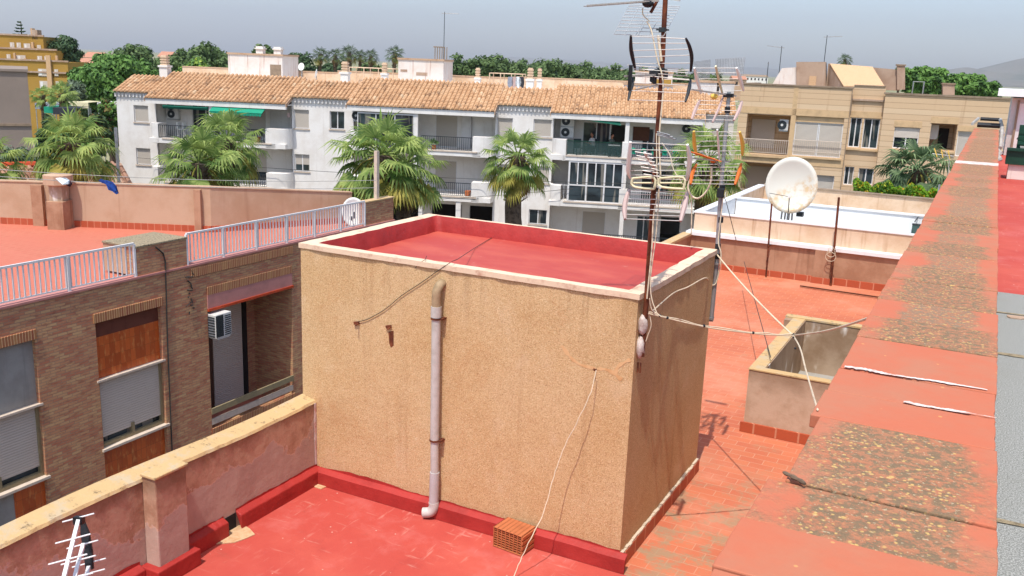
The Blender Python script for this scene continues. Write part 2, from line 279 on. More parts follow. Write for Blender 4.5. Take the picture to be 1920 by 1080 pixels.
def slabmat(name, amt, dark):
    n = N(name, .8, .25); x, y, z = n.sep(); oi = n.n.new('ShaderNodeObjectInfo'); rv = oi.outputs['Random']
    off = n.n.new('ShaderNodeVectorMath'); off.operation = 'ADD'; n.set(off.inputs[0], n.P); off.inputs[1].default_value = (3.7, 9.1, 0); P = off.outputs[0]
    c = n.mix(n.step(n.noise(4, 5, .6, v=P), .35, .7), lin('#b4654a'), lin('#ac6e54'))
    edge = n.math('SUBTRACT', .235, n.math('ABSOLUTE', n.math('ADD', x, n.math('MULTIPLY', n.math('SUBTRACT', n.noise(5, 4, .7, v=P), .5), .16))))       # lichen keeps to the middle of the slab
    mk = n.math('ADD', n.math('ADD', n.math('MULTIPLY', n.noise(3.4, 6, .78, v=P), .65), n.math('MULTIPLY', n.noise(1.3, 3, .6, v=P), .35)), n.math('MULTIPLY', n.step(edge, .0, .15), .35)); mk = n.step(mk, .96-amt, 1.2-amt)
    blot = n.vor(46, v=P); dk = n.noise(30, 5, .75, v=P)
    c = n.mix(n.math('MULTIPLY', mk, .5), c, lin('#a07a58')); c = n.mix(n.math('MULTIPLY', n.math('MULTIPLY', mk, n.step(dk, .42, .56)), .92), c, lin(dark))
    cr_ = n.math('MINIMUM', n.vor(52, v=P), n.math('ADD', n.vor(26, v=P), .06)); ye = n.math('MULTIPLY', n.math('MULTIPLY', mk, n.step(n.math('ADD', cr_, n.math('MULTIPLY', n.noise(70, 2, v=P), .25)), .42, .3)), n.step(n.noise(9, 4, .7, v=P), .44, .54)); c = n.mix(n.math('MULTIPLY', ye, .95), c, lin('#c4a264'))
    gy = n.math('MULTIPLY', mk, n.step(n.noise(80, 2, .6, v=P), .62, .7)); c = n.mix(n.math('MULTIPLY', gy, .7), c, lin('#b9a888'))
    sp = n.step(n.vor(9, v=P), .07, .04); c = n.mix(n.math('MULTIPLY', sp, .7), c, lin('#d09a5e'))
    n.bump(n.math('ADD', n.math('MULTIPLY', n.math('MULTIPLY', mk, dk), 1.5), n.math('MULTIPLY', n.noise(14, 3, v=P), .3)), .7, .012); MAT[name] = n.color(c)
slabmat('slab_clean', .06, '#8a684c'); slabmat('slab_some', .34, '#84705a'); slabmat('slab_lichen', .53, '#78664e')
n = N('grey_felt', .95, .2); g = n.noise(150, 2, .7); c = n.mix(n.step(g, .4, .62), lin('#70716e'), lin('#a3a5a1')); c = n.mix(n.math('MULTIPLY', n.step(n.noise(2, 4), .5, .75), .3), c, lin('#7b7b73')); n.bump(g, .6, .006); MAT['grey_felt'] = n.color(c)
n = N('rust', .85, .3); f = n.noise(9, 6, .7, v=n.map((1, 1, .4))); c = n.mix(n.step(f, .4, .65), lin('#4a2418'), lin('#7e4428')); c = n.mix(n.step(f, .38, .28), c, lin('#33221c')); n.bump(f, .4, .004); MAT['rust'] = n.color(c)
plain('galv', '#a4a8aa', .45, metal=.6, var=.15); plain('alu', '#c9c6bf', .4, metal=.35, var=.1); plain('alu_dull', '#a39c94', .5, metal=.3)
plain('white_plastic', '#e6e6e0', .5, var=.05); plain('cream_plastic', '#d2c9a4', .5, var=.06); plain('pink_plastic', '#b39a94', .6, var=.08); plain('orange_plastic', '#c4621c', .55, var=.1); plain('yellow_plastic', '#e6bf5a', .55, var=.1)
plain('black_plastic', '#23262a', .5, var=.2); plain('grey_pipe', '#b5b1b0', .5, var=.08, sc=3, alt='#a39890'); plain('pipe_old', '#a18a6c', .8, var=.2, sc=9, alt='#7e6a4e'); plain('pipe_light', '#bcb6b0', .5, var=.05, sc=9, alt='#aba49c')
plain('cable_cream', '#d9c9ae', .6, var=.1); plain('cable_grey', '#a8a59f', .6); plain('cable_dark', '#3b3733', .7); plain('filler', '#cfc4bc', .95, bump=.6, sc=12, alt='#a9948a')
plain('far_roof', '#b5826a', .9); plain('white_metal', '#dad8d6', .45, var=.04); plain('dark_metal', '#2d3336', .5); plain('green_metal', '#163f30', .45, var=.1); plain('wood_dark', '#5b3522', .7); plain('door_brown', '#4c2f22', .6)
plain('awning_green', '#0c5a48', .8, var=.08); plain('awning_bright', '#1a8a6c', .8, var=.08); plain('clay', '#b56a42', .85, var=.1, bump=.3); plain('clay_hole', '#5b2e1a', .9)
plain('white_gloss', '#e6e6e6', .35, var=.03); plain('ac_white', '#cdcbc6', .5, var=.06); plain('mortar', '#c9b9a4', .95, bump=.5, sc=15); plain('pale_filler', '#c6a682', .95, bump=.5, sc=20, alt='#b98e66'); plain('crack_patch', '#d2aa7c', .95, sc=9, alt='#c69666')
plain('lintel_pink', '#b98078', .8, var=.08, sc=2); plain('lintel_orange', '#b4431f', .7, var=.1); plain('pale_stone', '#c9b8a6', .8, var=.08); plain('olive_metal', '#8e8062', .5, var=.08); plain('white_lime', '#d3c6bf', .95, sc=14, alt='#c08a78')
plain('skin', '#a86f52', .6, var=.06); plain('hair', '#1e1612', .7); plain('shirt_white', '#c9c3bf', .8); plain('shirt_grey', '#5d6258', .8); plain('trouser', '#2f3238', .8)
plain('cloth_white', '#d2dbe0', .9, var=.06); plain('cloth_blue', '#1d3f86', .9, alt='#131d4a', sc=9); plain('cloth_dark', '#4a3038', .9); plain('cloth_grey', '#8a8f9c', .9)
n = N('dish', .45, .4); x, y, z = n.sep(); st = n.math('MULTIPLY', n.step(n.noise(5, 5, .7), .42, .62), n.step(n.math('ADD', n.math('SUBTRACT', z, 2.2), n.math('MULTIPLY', x, -.6)), .02, -.22)); c = n.mix(n.math('MULTIPLY', st, .75), lin('#c6c6bc'), lin('#bd9c6c')); MAT['dish'] = n.color(c)
n = N('glass', .08, .6); n.b.inputs['Metallic'].default_value = 0; c = n.mix(n.step(n.noise(.8, 3), .4, .6), lin('#20282c'), lin('#39454a')); c = n.mix(n.step(n.noise(1, 2, .5, v=n.map((3, 3, .3))), .56, .6), c, lin('#77746c')); MAT['glass'] = n.color(c)
plain('glass_teal', '#47605e', .15, spec=.6, var=.1); plain('gravel', '#9a8c72', .95, bump=.8, sc=25, alt='#5f5544')
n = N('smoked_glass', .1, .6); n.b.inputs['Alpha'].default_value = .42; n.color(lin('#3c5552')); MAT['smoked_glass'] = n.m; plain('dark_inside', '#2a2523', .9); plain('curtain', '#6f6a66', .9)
n = N('ground', .95, .1); c = n.mix(n.step(n.noise(.02, 6, .6), .4, .6), lin('#8d8a6a'), lin('#6d7550')); c = n.mix(n.step(n.noise(.3, 5), .5, .7), c, lin('#9a917c')); MAT['ground'] = n.color(c)
plain('asphalt', '#5d5b58', .9, sc=3, bump=.3); plain('pavement', '#98918a', .9, sc=3)
def leafmat(name, a, b, d, tr=.25):
    n = N(name, .6, .25); i = n.island(); c = n.mix(i, lin(a), lin(b)); c = n.mix(n.step(n.noise(.9, 3, .6), .45, .65), c, lin(d)); n.color(c)
    t = n.n.new('ShaderNodeBsdfTranslucent'); n.set(t.inputs[0], c); m = n.n.new('ShaderNodeMixShader'); m.inputs[0].default_value = tr
    out = n.n['Material Output']; n.t.links.new(n.b.outputs[0], m.inputs[1]); n.t.links.new(t.outputs[0], m.inputs[2]); n.t.links.new(m.outputs[0], out.inputs[0]); MAT[name] = n.m
leafmat('leaf_pine', '#52683c', '#6b824e', '#3e5432'); leafmat('leaf_bright', '#4f7434', '#74994a', '#37562a'); leafmat('leaf_dark', '#40583a', '#566e46', '#30462c'); leafmat('leaf_olive', '#5f6f58', '#7b8a70', '#4a5a44')
leafmat('leaf_yellow', '#7f9c34', '#a8bc4c', '#4d7226'); leafmat('leaf_red', '#8a5230', '#5b6a30', '#34482a'); leafmat('hedge_leaf', '#5c8c1e', '#8ab02c', '#3c6418'); leafmat('hedge_flower', '#c09a1c', '#b8741c', '#a8b030')
leafmat('frond', '#78924a', '#b2c070', '#587636', .45); leafmat('frond_old', '#a09c48', '#bfae5c', '#86803a', .4); leafmat('frond_dead', '#8f6f48', '#a98a5c', '#6a5238', .15); leafmat('frond_far', '#46593a', '#64784a', '#34452c', .3); leafmat('frond_grey', '#5f7850', '#8a9c70', '#41583a', .3)
plain('bark', '#6b5a4a', .95, sc=5, bump=.6, alt='#3f342a')
# ================================================================ SETTING
GZ = -6.9
ground = MB(); gs = 16000
ground.quad((-gs, -400, GZ), (gs, -400, GZ), (gs, gs, GZ), (-gs, gs, GZ)); ground.build('ground', 'ground', kind='structure')
MB().quad((-18, -30, GZ+.02), (-6.1, -30, GZ+.02), (-6.1, 40, GZ+.02), (-18, 40, GZ+.02)).build('side_street', 'asphalt', kind='structure')
XA, YA, CW, CD, CH = -2.476, 7.313, 3.66, 2.46, 2.6      # rooftop stair room
WX0, WX1, WZ = -.385, .145, 3.4                          # dividing wall
# terrace floors (the roof slabs of the building we stand on, down to the street)
MB().box(-6.14, WX0+.02, -1.0, 7.235, GZ, 0).build('red_terrace_floor', 'red_paint', kind='structure')
MB().box(-6.14, WX0+.02, 7.235, 21.1, GZ, -.004).build('orange_terrace_floor', 'orange_tile', kind='structure')
MB().box(WX1-.02, 9, -3, 8.4, GZ, 2.8).build('grey_roof_floor', 'grey_felt', kind='structure')
MB().box(WX1-.02, 9, 8.4, 27, GZ, 2.796).build('red_roof_floor', 'red_paint', kind='structure')
for (a, e) in ((atZ(1900, 668, 2.8).y, .035), (atZ(1900, 985, 2.8).y, .02), (atZ(1900, 590, 2.8).y, .02)):
    m = MB(); vs = []
    for k in range(31): x = .14+k*.1; w = e*rnd.uniform(.6, 1.2); vs += [(x, a-w+.03*x, 2.805), (x, a+w+.03*x, 2.805)]
    m.add(vs, [(2*k, 2*k+2, 2*k+3, 2*k+1) for k in range(30)]); m.build('felt_seam', 'gravel', kind='structure')
q = atZ(1905, 596, 2.8); m = MB(); m.prism([(q.x+.07*math.cos(a_)*rnd.uniform(.7, 1.3), q.y+.05*math.sin(a_)*rnd.uniform(.7, 1.2), 2.801) for a_ in [k*.52 for k in range(12)]], (0, 0, .008)); m.build('felt_patch', 'pinkish_brown', kind='structure')
# ---------------------------------------------------------------- stair room
def jring(pts, amp, step_=.12):   # densify a closed outline with small wobble
    o = []
    for i in range(len(pts)):
        a, b = Vector(pts[i]), Vector(pts[(i+1) % len(pts)]); k = max(1, int((b-a).length/step_))
        for j in range(k): o.append(a.lerp(b, j/k)+(Vector((rnd.uniform(-amp, amp), rnd.uniform(-amp, amp), 0)) if j else Vector((0, 0, 0))))
    return o
x0, x1, y0, y1 = XA-CW, XA, YA, YA+CD
room = thing('rooftop_stair_room', 'big tan roughcast box room on the terrace with a sunken red painted roof', 'rooftop room', ((x0+x1)/2, (y0+y1)/2, 0))
b = MB(); t = .13
b.quad((x0, y0, 0), (x1, y0, 0), (x1, y0, CH-.03), (x0, y0, CH-.03)); b.quad((x1, y0, 0), (x1, y1, 0), (x1, y1, CH-.03), (x1, y0, CH-.03))
b.quad((x1, y1, 0), (x0, y1, 0), (x0, y1, CH-.03), (x1, y1, CH-.03)); b.quad((x0, y1, GZ), (x0, y0, GZ), (x0, y0, CH-.03), (x0, y1, CH-.03)); b.quad((x0, y1, CH-.03), (x1, y1, CH-.03), (x1, y0, CH-.03), (x0, y0, CH-.03)) if False else None
wall_o = b.build('wall', 'roughcast', room)
# rim
o_ = jring([(x0-.015, y0-.015, CH), (x1+.015, y0-.015, CH), (x1+.015, y1+.015, CH), (x0-.015, y1+.015, CH)], .007, .1)
k_ = len(o_); cx, cy = (x0+x1)/2, (y0+y1)/2
def inner(p, tx0, tx1, ty0, ty1, w): # map outer point to inner rectangle by proportion
    fx = (p.x-(x0-.015))/(CW+.03); fy = (p.y-(y0-.015))/(CD+.03); return Vector((tx0+(tx1-tx0)*fx+rnd.uniform(-w, w), ty0+(ty1-ty0)*fy+rnd.uniform(-w, w), CH))
i_ = [inner(p, x0+.14, x1-.12, y0+.1, y1-.05, .007) for p in o_]
rim = MB(); low = [Vector((p.x, p.y, CH-.05)) for p in o_]
rim.add(low+o_+i_, [(j, (j+1) % k_, (j+1) % k_+k_, j+k_) for j in range(k_)]+[(j+k_, (j+1) % k_+k_, (j+1) % k_+2*k_, j+2*k_) for j in range(k_)])
rim.build('rim', 'cream_rim', room)
up = MB(); m_ = [Vector((p.x+(cx-p.x)*.02, p.y+(cy-p.y)*.03, CH-.07-rnd.uniform(0, .012))) for p in i_]; l_ = [Vector((p.x+(cx-p.x)*.035, p.y+(cy-p.y)*.05, CH-.19)) for p in i_]
up.add(i_+m_+l_, [(j, (j+1) % k_, (j+1) % k_+k_, j+k_) for j in range(k_)]+[(j+k_, (j+1) % k_+k_, (j+1) % k_+2*k_, j+2*k_) for j in range(k_)])
up.build('upstand', 'red_upstand', room, smooth=True)
MB().box(x0+.05, x1-.05, y0+.05, y1-.05, CH-.3, CH-.185).build('roof', 'red_roof_paint', room)
# skirtings
def skirt(mb, p, q, nrm, h=.17, t1=.075, t0=.045, n=14, mat=0):   # along p->q on a wall with outward normal nrm
    p, q, nrm = Vector(p), Vector(q), Vector(nrm); pr = []
    for i in range(n+1):
        c = p.lerp(q, i/n); w = rnd.uniform(-.004, .004)
        pr.append([c+nrm*t1, c+nrm*(t1-.004)+Vector((0, 0, h-.03+w)), c+nrm*(t0*.3)+Vector((0, 0, h+w)), c+Vector((0, 0, h+.002+w))])
    vs = [v for r in pr for v in r]; fs = []
    for i in range(n):
        for k in range(3): a = i*4+k; fs.append((a, a+4, a+5, a+1))
    fs += [(0, 1, 2, 3), (n*4+3, n*4+2, n*4+1, n*4)]
    if nrm.cross(Vector((0, 0, 1))).dot(q-p) > 0: fs = [f[::-1] for f in fs]
    mb.add(vs, fs, mat)
def smear(mb, p, q, nrm, z0, amp, n=60, off=.0025):   # irregular edge of paint above a skirting
    p, q, nrm = Vector(p), Vector(q), Vector(nrm); vs = []; h = amp*.4
    for i in range(n+1):
        c = p.lerp(q, i/n)+nrm*off; h = min(amp, max(.006, h+rnd.uniform(-.3, .3)*amp*.5)); vs += [c+Vector((0, 0, z0-.02)), c+Vector((0, 0, z0+h))]
    mb.add(vs, [(2*i, 2*i+2, 2*i+3, 2*i+1) for i in range(n)])
s = MB(); skirt(s, (x0, y0, 0), (x1+.075, y0, 0), (0, -1, 0)); smear(s, (x0, y0, 0), (x1, y0, 0), (0, -1, 0), .17, .055); s.build('red_skirting', 'red_upstand', room)
s = MB(); s.box(x1, x1+.03, y0+.02, y1+.03, 0, .14); s.build('tile_skirting', 'skirting_tile', room)
s = MB()
for i in range(40):
    a = y0+(y1-y0)*i/40; s.box(x1, x1+.028+rnd.uniform(-.006, .004), a, a+(y1-y0)/40, .14, .152+rnd.uniform(0, .014))
s.build('skirting_mortar', 'mortar', room)
# repaired cracks on the front face
cr = MB()
def strip(mb, pxs, y, w):
    P = [atY(a, b, y) for a, b in pxs]; P = curve(P, 5); vs = []
    for i, p in enumerate(P):
        t_ = (P[min(i+1, len(P)-1)]-P[max(i-1, 0)]).normalized(); nn = Vector((-t_.z, 0, t_.x)); k = w*rnd.uniform(.45, 1.15); vs += [p+nn*k, p-nn*k]
    mb.add(vs, [(2*i, 2*i+1, 2*i+3, 2*i+2) for i in range(len(P)-1)])
strip(cr, [(1053, 648), (1072, 672), (1090, 684), (1118, 691), (1140, 694), (1166, 710)], YA-.002, .02)
strip(cr, [(1182, 674), (1160, 686), (1155, 702), (1166, 712)], YA-.003, .02); strip(cr, [(592, 770), (600, 800), (597, 850), (602, 880)], YA-.003, .006); cr.build('crack_patch', 'crack_patch', room)
# hooks / bolts
hk = MB(); p = atY(1118, 692, YA); hk.tube([p+Vector((0, .02, 0)), p+Vector((0, -.05, 0)), p+Vector((0, -.055, .02))], .006); hk.build('hook', 'rust', room)
for a, b_ in ((730, 612), (670, 605)):
    p = atY(a, b_, YA); h = MB(); h.obox(p+Vector((0, -.012, 0)), (.028, 0, .006), (0, .012, 0), (-.004, 0, .014)); h.tube([p+Vector((.02, -.01, 0)), p+Vector((.03, -.07, -.01))], .007); h.build('bracket', 'rust', room)
st = MB(); q = [atY(a, b_, YA-.0022) for a, b_ in ((728, 622), (738, 620), (738, 648), (733, 652), (730, 645))]; st.add(q, [tuple(range(5))[::-1]]); st.build('bracket_shadow_stain', 'rust', room)  # bracket's cast shadow and stain, painted as one flat dark patch
# thin dark wire stapled over the roof and down the front
wr = MB(); P = [atY(a, b_, YA-.012) for a, b_ in ((672, 603), (690, 598), (722, 580), (752, 555), (790, 530), (822, 507), (848, 490))]
P = curve(P, 4)+[atZ(858, 486, CH+.01), atZ(890, 465, CH-.17), atZ(925, 444, CH-.178)]; wr.tube(P, .0035, 5)
tag(wr.build('old_wire', 'cable_dark'), 'thin dark wire running down the tan wall from the red roof', 'wire')
wr = MB(); wr.tube([atZ(800, 480, CH+.012), atY(797, 487, YA-.015), atY(786, 493, YA-.012), atY(778, 503, YA-.012)], .003, 5); wr.build('wire_stub', 'cable_dark', label='short stub of dark wire under the rim left of the pipe', cat='wire')
# drain pipe
dp = thing('drainpipe', 'pale grey plastic pipe with curved brown top running down the tan wall', 'pipe', tuple(atZ(812, 975, 0)))
yp = YA-.075; A = atY(818, 580, yp); B = atY(815, 825, yp); C_ = atY(815, 885, yp); D_ = atY(813, 955, yp)
top = curve([A, A+Vector((0, 0, .1)), A+Vector((.004, .005, .18)), A+Vector((.012, .05, .235)), A+Vector((.02, .12, .24))], 5)
MB().tube(top, .046, 14).build('bend', 'pipe_old', dp, smooth=True)
MB().tube([A+Vector((0, 0, .03)), A-Vector((0, 0, .075))], .052, 14).build('collar', 'pipe_light', dp, smooth=True)
MB().tube([A, B], .044, 14).build('pipe', 'pipe_light', dp, smooth=True)
MB().tube([B+Vector((0, 0, .02)), C_], .041, 14).build('lower_pipe', 'pipe_old' if False else 'pipe_light', dp, smooth=True)
MB().tube([C_, D_+Vector((0, 0, .05))], .048, 14).build('grey_sleeve', 'grey_pipe', dp, smooth=True)
el = MB(); E0 = D_+Vector((0, 0, .08)); el.tube(curve([E0, D_+Vector((0, 0, .02)), D_+Vector((-.03, -.015, -.03)), D_+Vector((-.1, -.04, -.045))], 5), .052, 14); el.build('elbow', 'pipe_light', dp, smooth=True)
for z_, nm in ((A-Vector((0, 0, .09)), 'clamp'), (B+Vector((0, 0, .0)), 'clamp')):
    c = MB(); c.tube([z_+Vector((0, 0, .008)), z_-Vector((0, 0, .008))], .053, 14); c.obox(z_+Vector((.055, .035, 0)), (.018, 0, 0), (0, .045, 0), (0, 0, .007)); c.build(nm, 'rust', dp)
# hollow clay block on the floor
hb = thing('hollow_brick', 'orange hollow clay block lying on the red terrace floor against the wall', 'brick', tuple(atZ(958, 1020, 0)), 0)
P0 = atZ(924, 1024, 0); P1 = atZ(977, 1044, 0); ux = (P1-P0).normalized(); uy = Vector((-ux.y, ux.x, 0)); L = (P1-P0).length*1.0; Hh = .2; Dd = .24
def hbp(a, b, c): return P0+ux*a+uy*b+Vector((0, 0, c))
m = MB(); nx_, nz_ = 7, 8; e = .008
for i in range(nx_+1): xx = i*(L-e)/nx_; m.obox(hbp(xx+e/2, Dd/2, Hh/2+.006), ux*e/2, uy*Dd/2, (0, 0, Hh/2))
for j in range(nz_+1): zz = j*(Hh-e)/nz_; m.obox(hbp(L/2, Dd/2+(.002 if 0 < j < nz_ else 0), zz+e/2+.006), ux*L/2*(.985 if 0 < j < nz_ else 1.004), uy*(Dd/2-(.004 if 0 < j < nz_ else -.002)), (0, 0, e/2))
for i in range(4): m.obox(hbp(L+.004, Dd/2, .03+i*.05), ux*.006, uy*Dd/2*.98, (0, 0, .016))
m.build('body', 'clay', hb, bevel=.001); MB().obox(hbp(L/2, Dd*.6, Hh/2+.006), ux*L/2*.97, uy*Dd*.3, (0, 0, Hh/2*.95)).build('hollow_core', 'clay_hole', hb)
# white string
pts = [(1118, 694, 7.26), (1108, 735, 7.2), (1085, 785, 7.15), (1055, 845, 7.1), (1035, 905, 7.02), (1018, 965, 6.92), (995, 1010, 6.8), (972, 1060, 6.7), (958, 1095, 6.62)]
P = curve([atY(*p) for p in pts], 6); P = [p+Vector((rnd.uniform(-.004, .004), 0, 0)) for p in P]
P += [Vector((P[-1].x-.02, P[-1].y-.15, .01))]
MB().tube(P, .0045, 6).build('string', 'cable_cream', label='white string hanging from a hook on the tan wall over the clay block', cat='string')
# debris and bare patches on the red floor
pp = [(388, 1022), (430, 990), (455, 985), (468, 992), (478, 1003), (462, 1010), (440, 1018), (418, 1020)]
MB().prism([atZ(a, b_, .001) for a, b_ in pp], (0, 0, .008)).build('bare_patch', 'pale_filler', kind='structure')
MB().prism([atZ(a, b_, .001) for a, b_ in [(588, 908), (600, 905), (614, 912), (602, 918), (590, 914)]], (0, 0, .008)).build('bare_patch', 'pale_filler', kind='structure')
# ---------------------------------------------------------------- left parapet
PX = x0+.18; PX = -5.96
par = thing('parapet_wall', 'low mauve and beige rendered parapet with a cream top at the terrace edge', 'parapet wall', (PX-.1, 4, 0))
b = MB(); ny = 34; ya_, yb_ = -1.0, YA-.001
def ptop(y): return .93+.02*math.sin(y*1.7)
vs = []; 
for i in range(ny+1):
    y = ya_+(yb_-ya_)*i/ny; vs += [(PX-.17, y, 0), (PX, y, 0), (PX, y, ptop(y)-.03), (PX-.17, y, ptop(y)-.03)]
fs = [(i*4+k, i*4+4+k, i*4+4+(k+1) % 4, i*4+(k+1) % 4) for i in range(ny) for k in (1, 2, 3)]+[(0, 1, 2, 3)]
b.add(vs, fs); b.build('wall', 'parapet_render', par)
c = MB(); vs = []
for i in range(ny*3+1):
    y = ya_+(yb_-ya_)*i/(ny*3); w = rnd.uniform(-.01, .01); vs += [(PX-.19, y, ptop(y)-.045), (PX+.006+w, y, ptop(y)-.03+w*.5), (PX-.008+w, y, ptop(y)-.004), (PX-.18, y, ptop(y)+.035)]
nn = ny*3; c.add(vs, [(i*4+k, i*4+4+k, i*4+4+(k+1) % 4, i*4+(k+1) % 4) for i in range(nn) for k in range(4)]); c.build('cap', 'cream_cap', par)
b = MB(); b.box(PX, PX+.16, 5.02, 5.36, 0, .97); b.build('pillar', 'parapet_render', par, bevel=.012)
b = MB(); b.box(PX-.004, PX+.175, 5.005, 5.375, .968, .995); b.build('pillar_cap', 'cream_cap', par, bevel=.008)
b = MB(); sy = [(ya_, 4.95), (5.43, 5.93), (6.09, yb_)]
for a, e_ in sy: skirt(b, (PX, a, 0), (PX, e_, 0), (1, 0, 0), h=.18); smear(b, (PX, a, 0), (PX, e_, 0), (1, 0, 0), .18, .05, n=int(20*(e_-a))+4)
b.box(PX, PX+.22, 4.95, 5.43, 0, .16); b.build('red_skirting', 'red_upstand', par, bevel=.01)
MB().box(PX-.01, PX+.005, 5.93, 6.09, 0, .16).build('drain_outlet', 'dark_inside', par)
MB().prism([Vector((PX+.003, y, z)) for y, z in ((YA-.005, .2), (YA-.03, .2), (YA-.04, .6), (YA-.035, .9), (YA-.005, .9))], (.004, 0, 0)).build('filler_strip', 'white_lime', par)
# parapet on the far side of the stair room, yellow topped
pr = thing('rear_parapet', 'rendered parapet with ochre top behind the room at the left terrace edge', 'parapet wall', (PX-.1, 16, 0))
MB().box(PX-.17, PX, YA+CD+.01, 21.1, 0, .72).build('wall', 'old_beige', pr); MB().box(PX-.19, PX+.02, YA+CD+.01, 21.1, .722, .78).build('cap', 'cream_cap', pr)
# ---------------------------------------------------------------- right dividing wall with terracotta coping
rw = thing('dividing_wall', 'long wall capped with terracotta painted slabs spotted with lichen', 'wall', (-.1, 12, 0))
MB().box(WX0+.05, WX1-.05, -1, 26, 0, WZ-.045).build('wall', 'peach_render', rw)
ys = [.6, 1.2, 1.84, 2.11, 2.38, 2.93, 3.22, 3.51, 4.01, 4.42, 4.8]
while ys[-1] < 25.5: ys.append(ys[-1]+rnd.choice((.38, .46, .55, .5)))
for i in range(len(ys)-1):
    a, e_ = ys[i], ys[i+1]; jx = rnd.uniform(-.006, .006)-.022*(i < 4)-.0*i; jz = rnd.uniform(-.003, .003); m = MB(); n_ = 8; g_ = .004
    L0, R0 = WX0-.0+jx, WX1+rnd.uniform(-.005, .005)
    if i == 2: L0 -= .004
    if i == 4: L0 += .03
    L = [(L0+rnd.uniform(-.0015, .0015), a+g_+(e_-a-2*g_)*k/n_) for k in range(n_+1)]; Rr = [(R0+rnd.uniform(-.002, .002), y) for x, y in L][::-1]
    tw = .1*0; m.prism([(x, y+(x-WX0)*-.0, WZ-.045+jz) for x, y in L+Rr], (0, 0, .045))
    yc = (a+e_)/2; mt = 'slab_clean' if i in (0, 1, 2, 5, 6, 7) else ('slab_lichen' if i in (4, 8, 10, 11, 14) else 'slab_some')
    if i > 11: mt = rnd.choice(('slab_some', 'slab_lichen', 'slab_lichen'))
    if i == 3: mt = 'slab_lichen'
    m.build('coping_slab', mt, rw, bevel=.004)
def limeline(y, xa, xb, w):
    m = MB(); vs = []; n_ = 90
    ha, hb = .5, .5
    for k in range(n_+1):
        x = xa+(xb-xa)*k/n_; ha = min(1.2, max(.08, ha+rnd.uniform(-.22, .22))); hb = min(1, max(.05, hb+rnd.uniform(-.22, .22))); q = w*(1-.7*k/n_); vs += [(x, y-q*ha+.02*(x-xa), WZ+.0036), (x, y+q*hb+.02*(x-xa), WZ+.0036)]
    m.add(vs, [(2*k, 2*k+2, 2*k+3, 2*k+1) for k in range(n_)]); m.build('lime_joint', 'white_lime', rw)
limeline(3.515, WX0+.02, WX1-.03, .032); limeline(3.225, WX0+.25, WX1-.0, .018)
MB().box(WX0+.0, WX1, 13.9, 14.35, WZ+.001, WZ+.006).build('pale_band', 'white_lime', rw)
m = MB(); q = atZ(1468, 885, WZ+.012); m.tube(curve([q, q+Vector((.03, -.022, .002)), q+Vector((.055, -.034, 0)), q+Vector((.066, -.045, 0))], 4), [.002, .005, .006, .004, .007, .007, .005, .006, .007, .006, .005, .004, .004][:13], 7)
m.build('bark_chip', 'bark', label='small dark chip of wood stuck in a joint of the terracotta slabs', cat='debris')
# ---------------------------------------------------------------- open light well box
wl = thing('light_well', 'low open topped rendered box beside the dividing wall with a tile skirting', 'light well', (-1.3, 12.8, 0))
b = MB(); b.box(-2.302, WX0+.05, 11.318, 11.4, 0, .83); b.box(-2.305, -2.25, 11.4, 14.4, 0, .83); b.box(-2.42, -2.3, 14.1, 14.4, 0, .83); b.build('outer_wall', 'well_outside', wl)
b = MB(); b.box(-2.25, WX0+.05, 11.4, 11.45, 0, .83); b.box(-2.25, -2.12, 11.45, 14.25, 0, .83); b.box(-2.25, WX0+.05, 14.25, 14.4, 0, .83); b.build('wall', 'well_inside', wl)
b = MB(); b.box(-2.31, WX0+.05, 11.31, 11.452, .83, .845); b.box(-2.31, -2.13, 11.452, 14.24, .83, .845); b.box(-2.43, WX0+.05, 14.24, 14.41, .83, .855); b.build('cap', 'cream_cap', wl)
MB().box(-2.34, WX0+.05, 11.285, 11.32, 0, .13).build('skirting', 'skirting_tile', wl); MB().box(-2.12, WX0+.05, 11.45, 14.25, -.02, .02).build('floor', 'grey_cement', wl)
# ---------------------------------------------------------------- far wall of our terrace + neighbour's white roof court
fw = thing('terrace_end_wall', 'stained beige wall with brick red skirting at the far end of the terrace', 'wall', (-3.5, 21.2, 0))
b = MB(); b.box(-6.0, 0, 21.1, 21.3, 0, .74); b.build('wall', 'old_beige', fw)
b = MB(); b.box(-3.1, -2.75, 21.02, 21.1, 0, .74); b.build('pilaster', 'old_beige', fw)
b = MB(); b.box(-5.95, -3.12, 21.05, 21.1, 0, .13); b.box(-3.14, -2.71, 20.98, 21.02, 0, .13); b.box(-2.73, 0, 21.05, 21.1, 0, .15); b.build('skirting', 'skirting_tile', fw)
MB().box(-6.08, 0, 21.04, 21.46, .742, .82).build('ledge', 'white_gloss', fw)
rb = MB(); rb.bar(atZ(1500, 536, .03), atZ(1660, 559, .03), .035, .025); rb.build('plank', 'wood_dark', label='thin dark timber lying along the foot of the far terrace wall', cat='plank')
nb = thing('roof_court', 'white painted roof court with low pinkish walls behind the terrace end wall', 'roof court', (-3.5, 25, 0))
zt = 1.27
b = MB(); b.box(-5.97, 0, 21.3, 21.42, .82, zt-.03); b.box(-5.97, -5.84, 21.42, 28.1, -.2, zt-.03); b.build('low_wall', 'stained_beige', nb)
b = MB(); b.box(-6.0, 0, 21.28, 21.44, zt-.03, zt); b.box(-6.0, -5.8, 21.44, 28.1, zt-.03, zt+.003); b.build('coping', 'white_gloss', nb)
b = MB(); b.box(-5.8, 0, 24.6, 24.75, -.2, zt-.03); b.box(-5.84, -5.815, 21.42, 24.6, -.2, zt-.05); b.box(-5.84, 0, 21.42, 24.6, -.2, -.1); b.build('white_wall', 'white_new', nb)
b = MB(); b.box(-5.8, 0, 24.57, 24.78, zt-.03, zt); b.build('white_coping', 'white_gloss', nb)
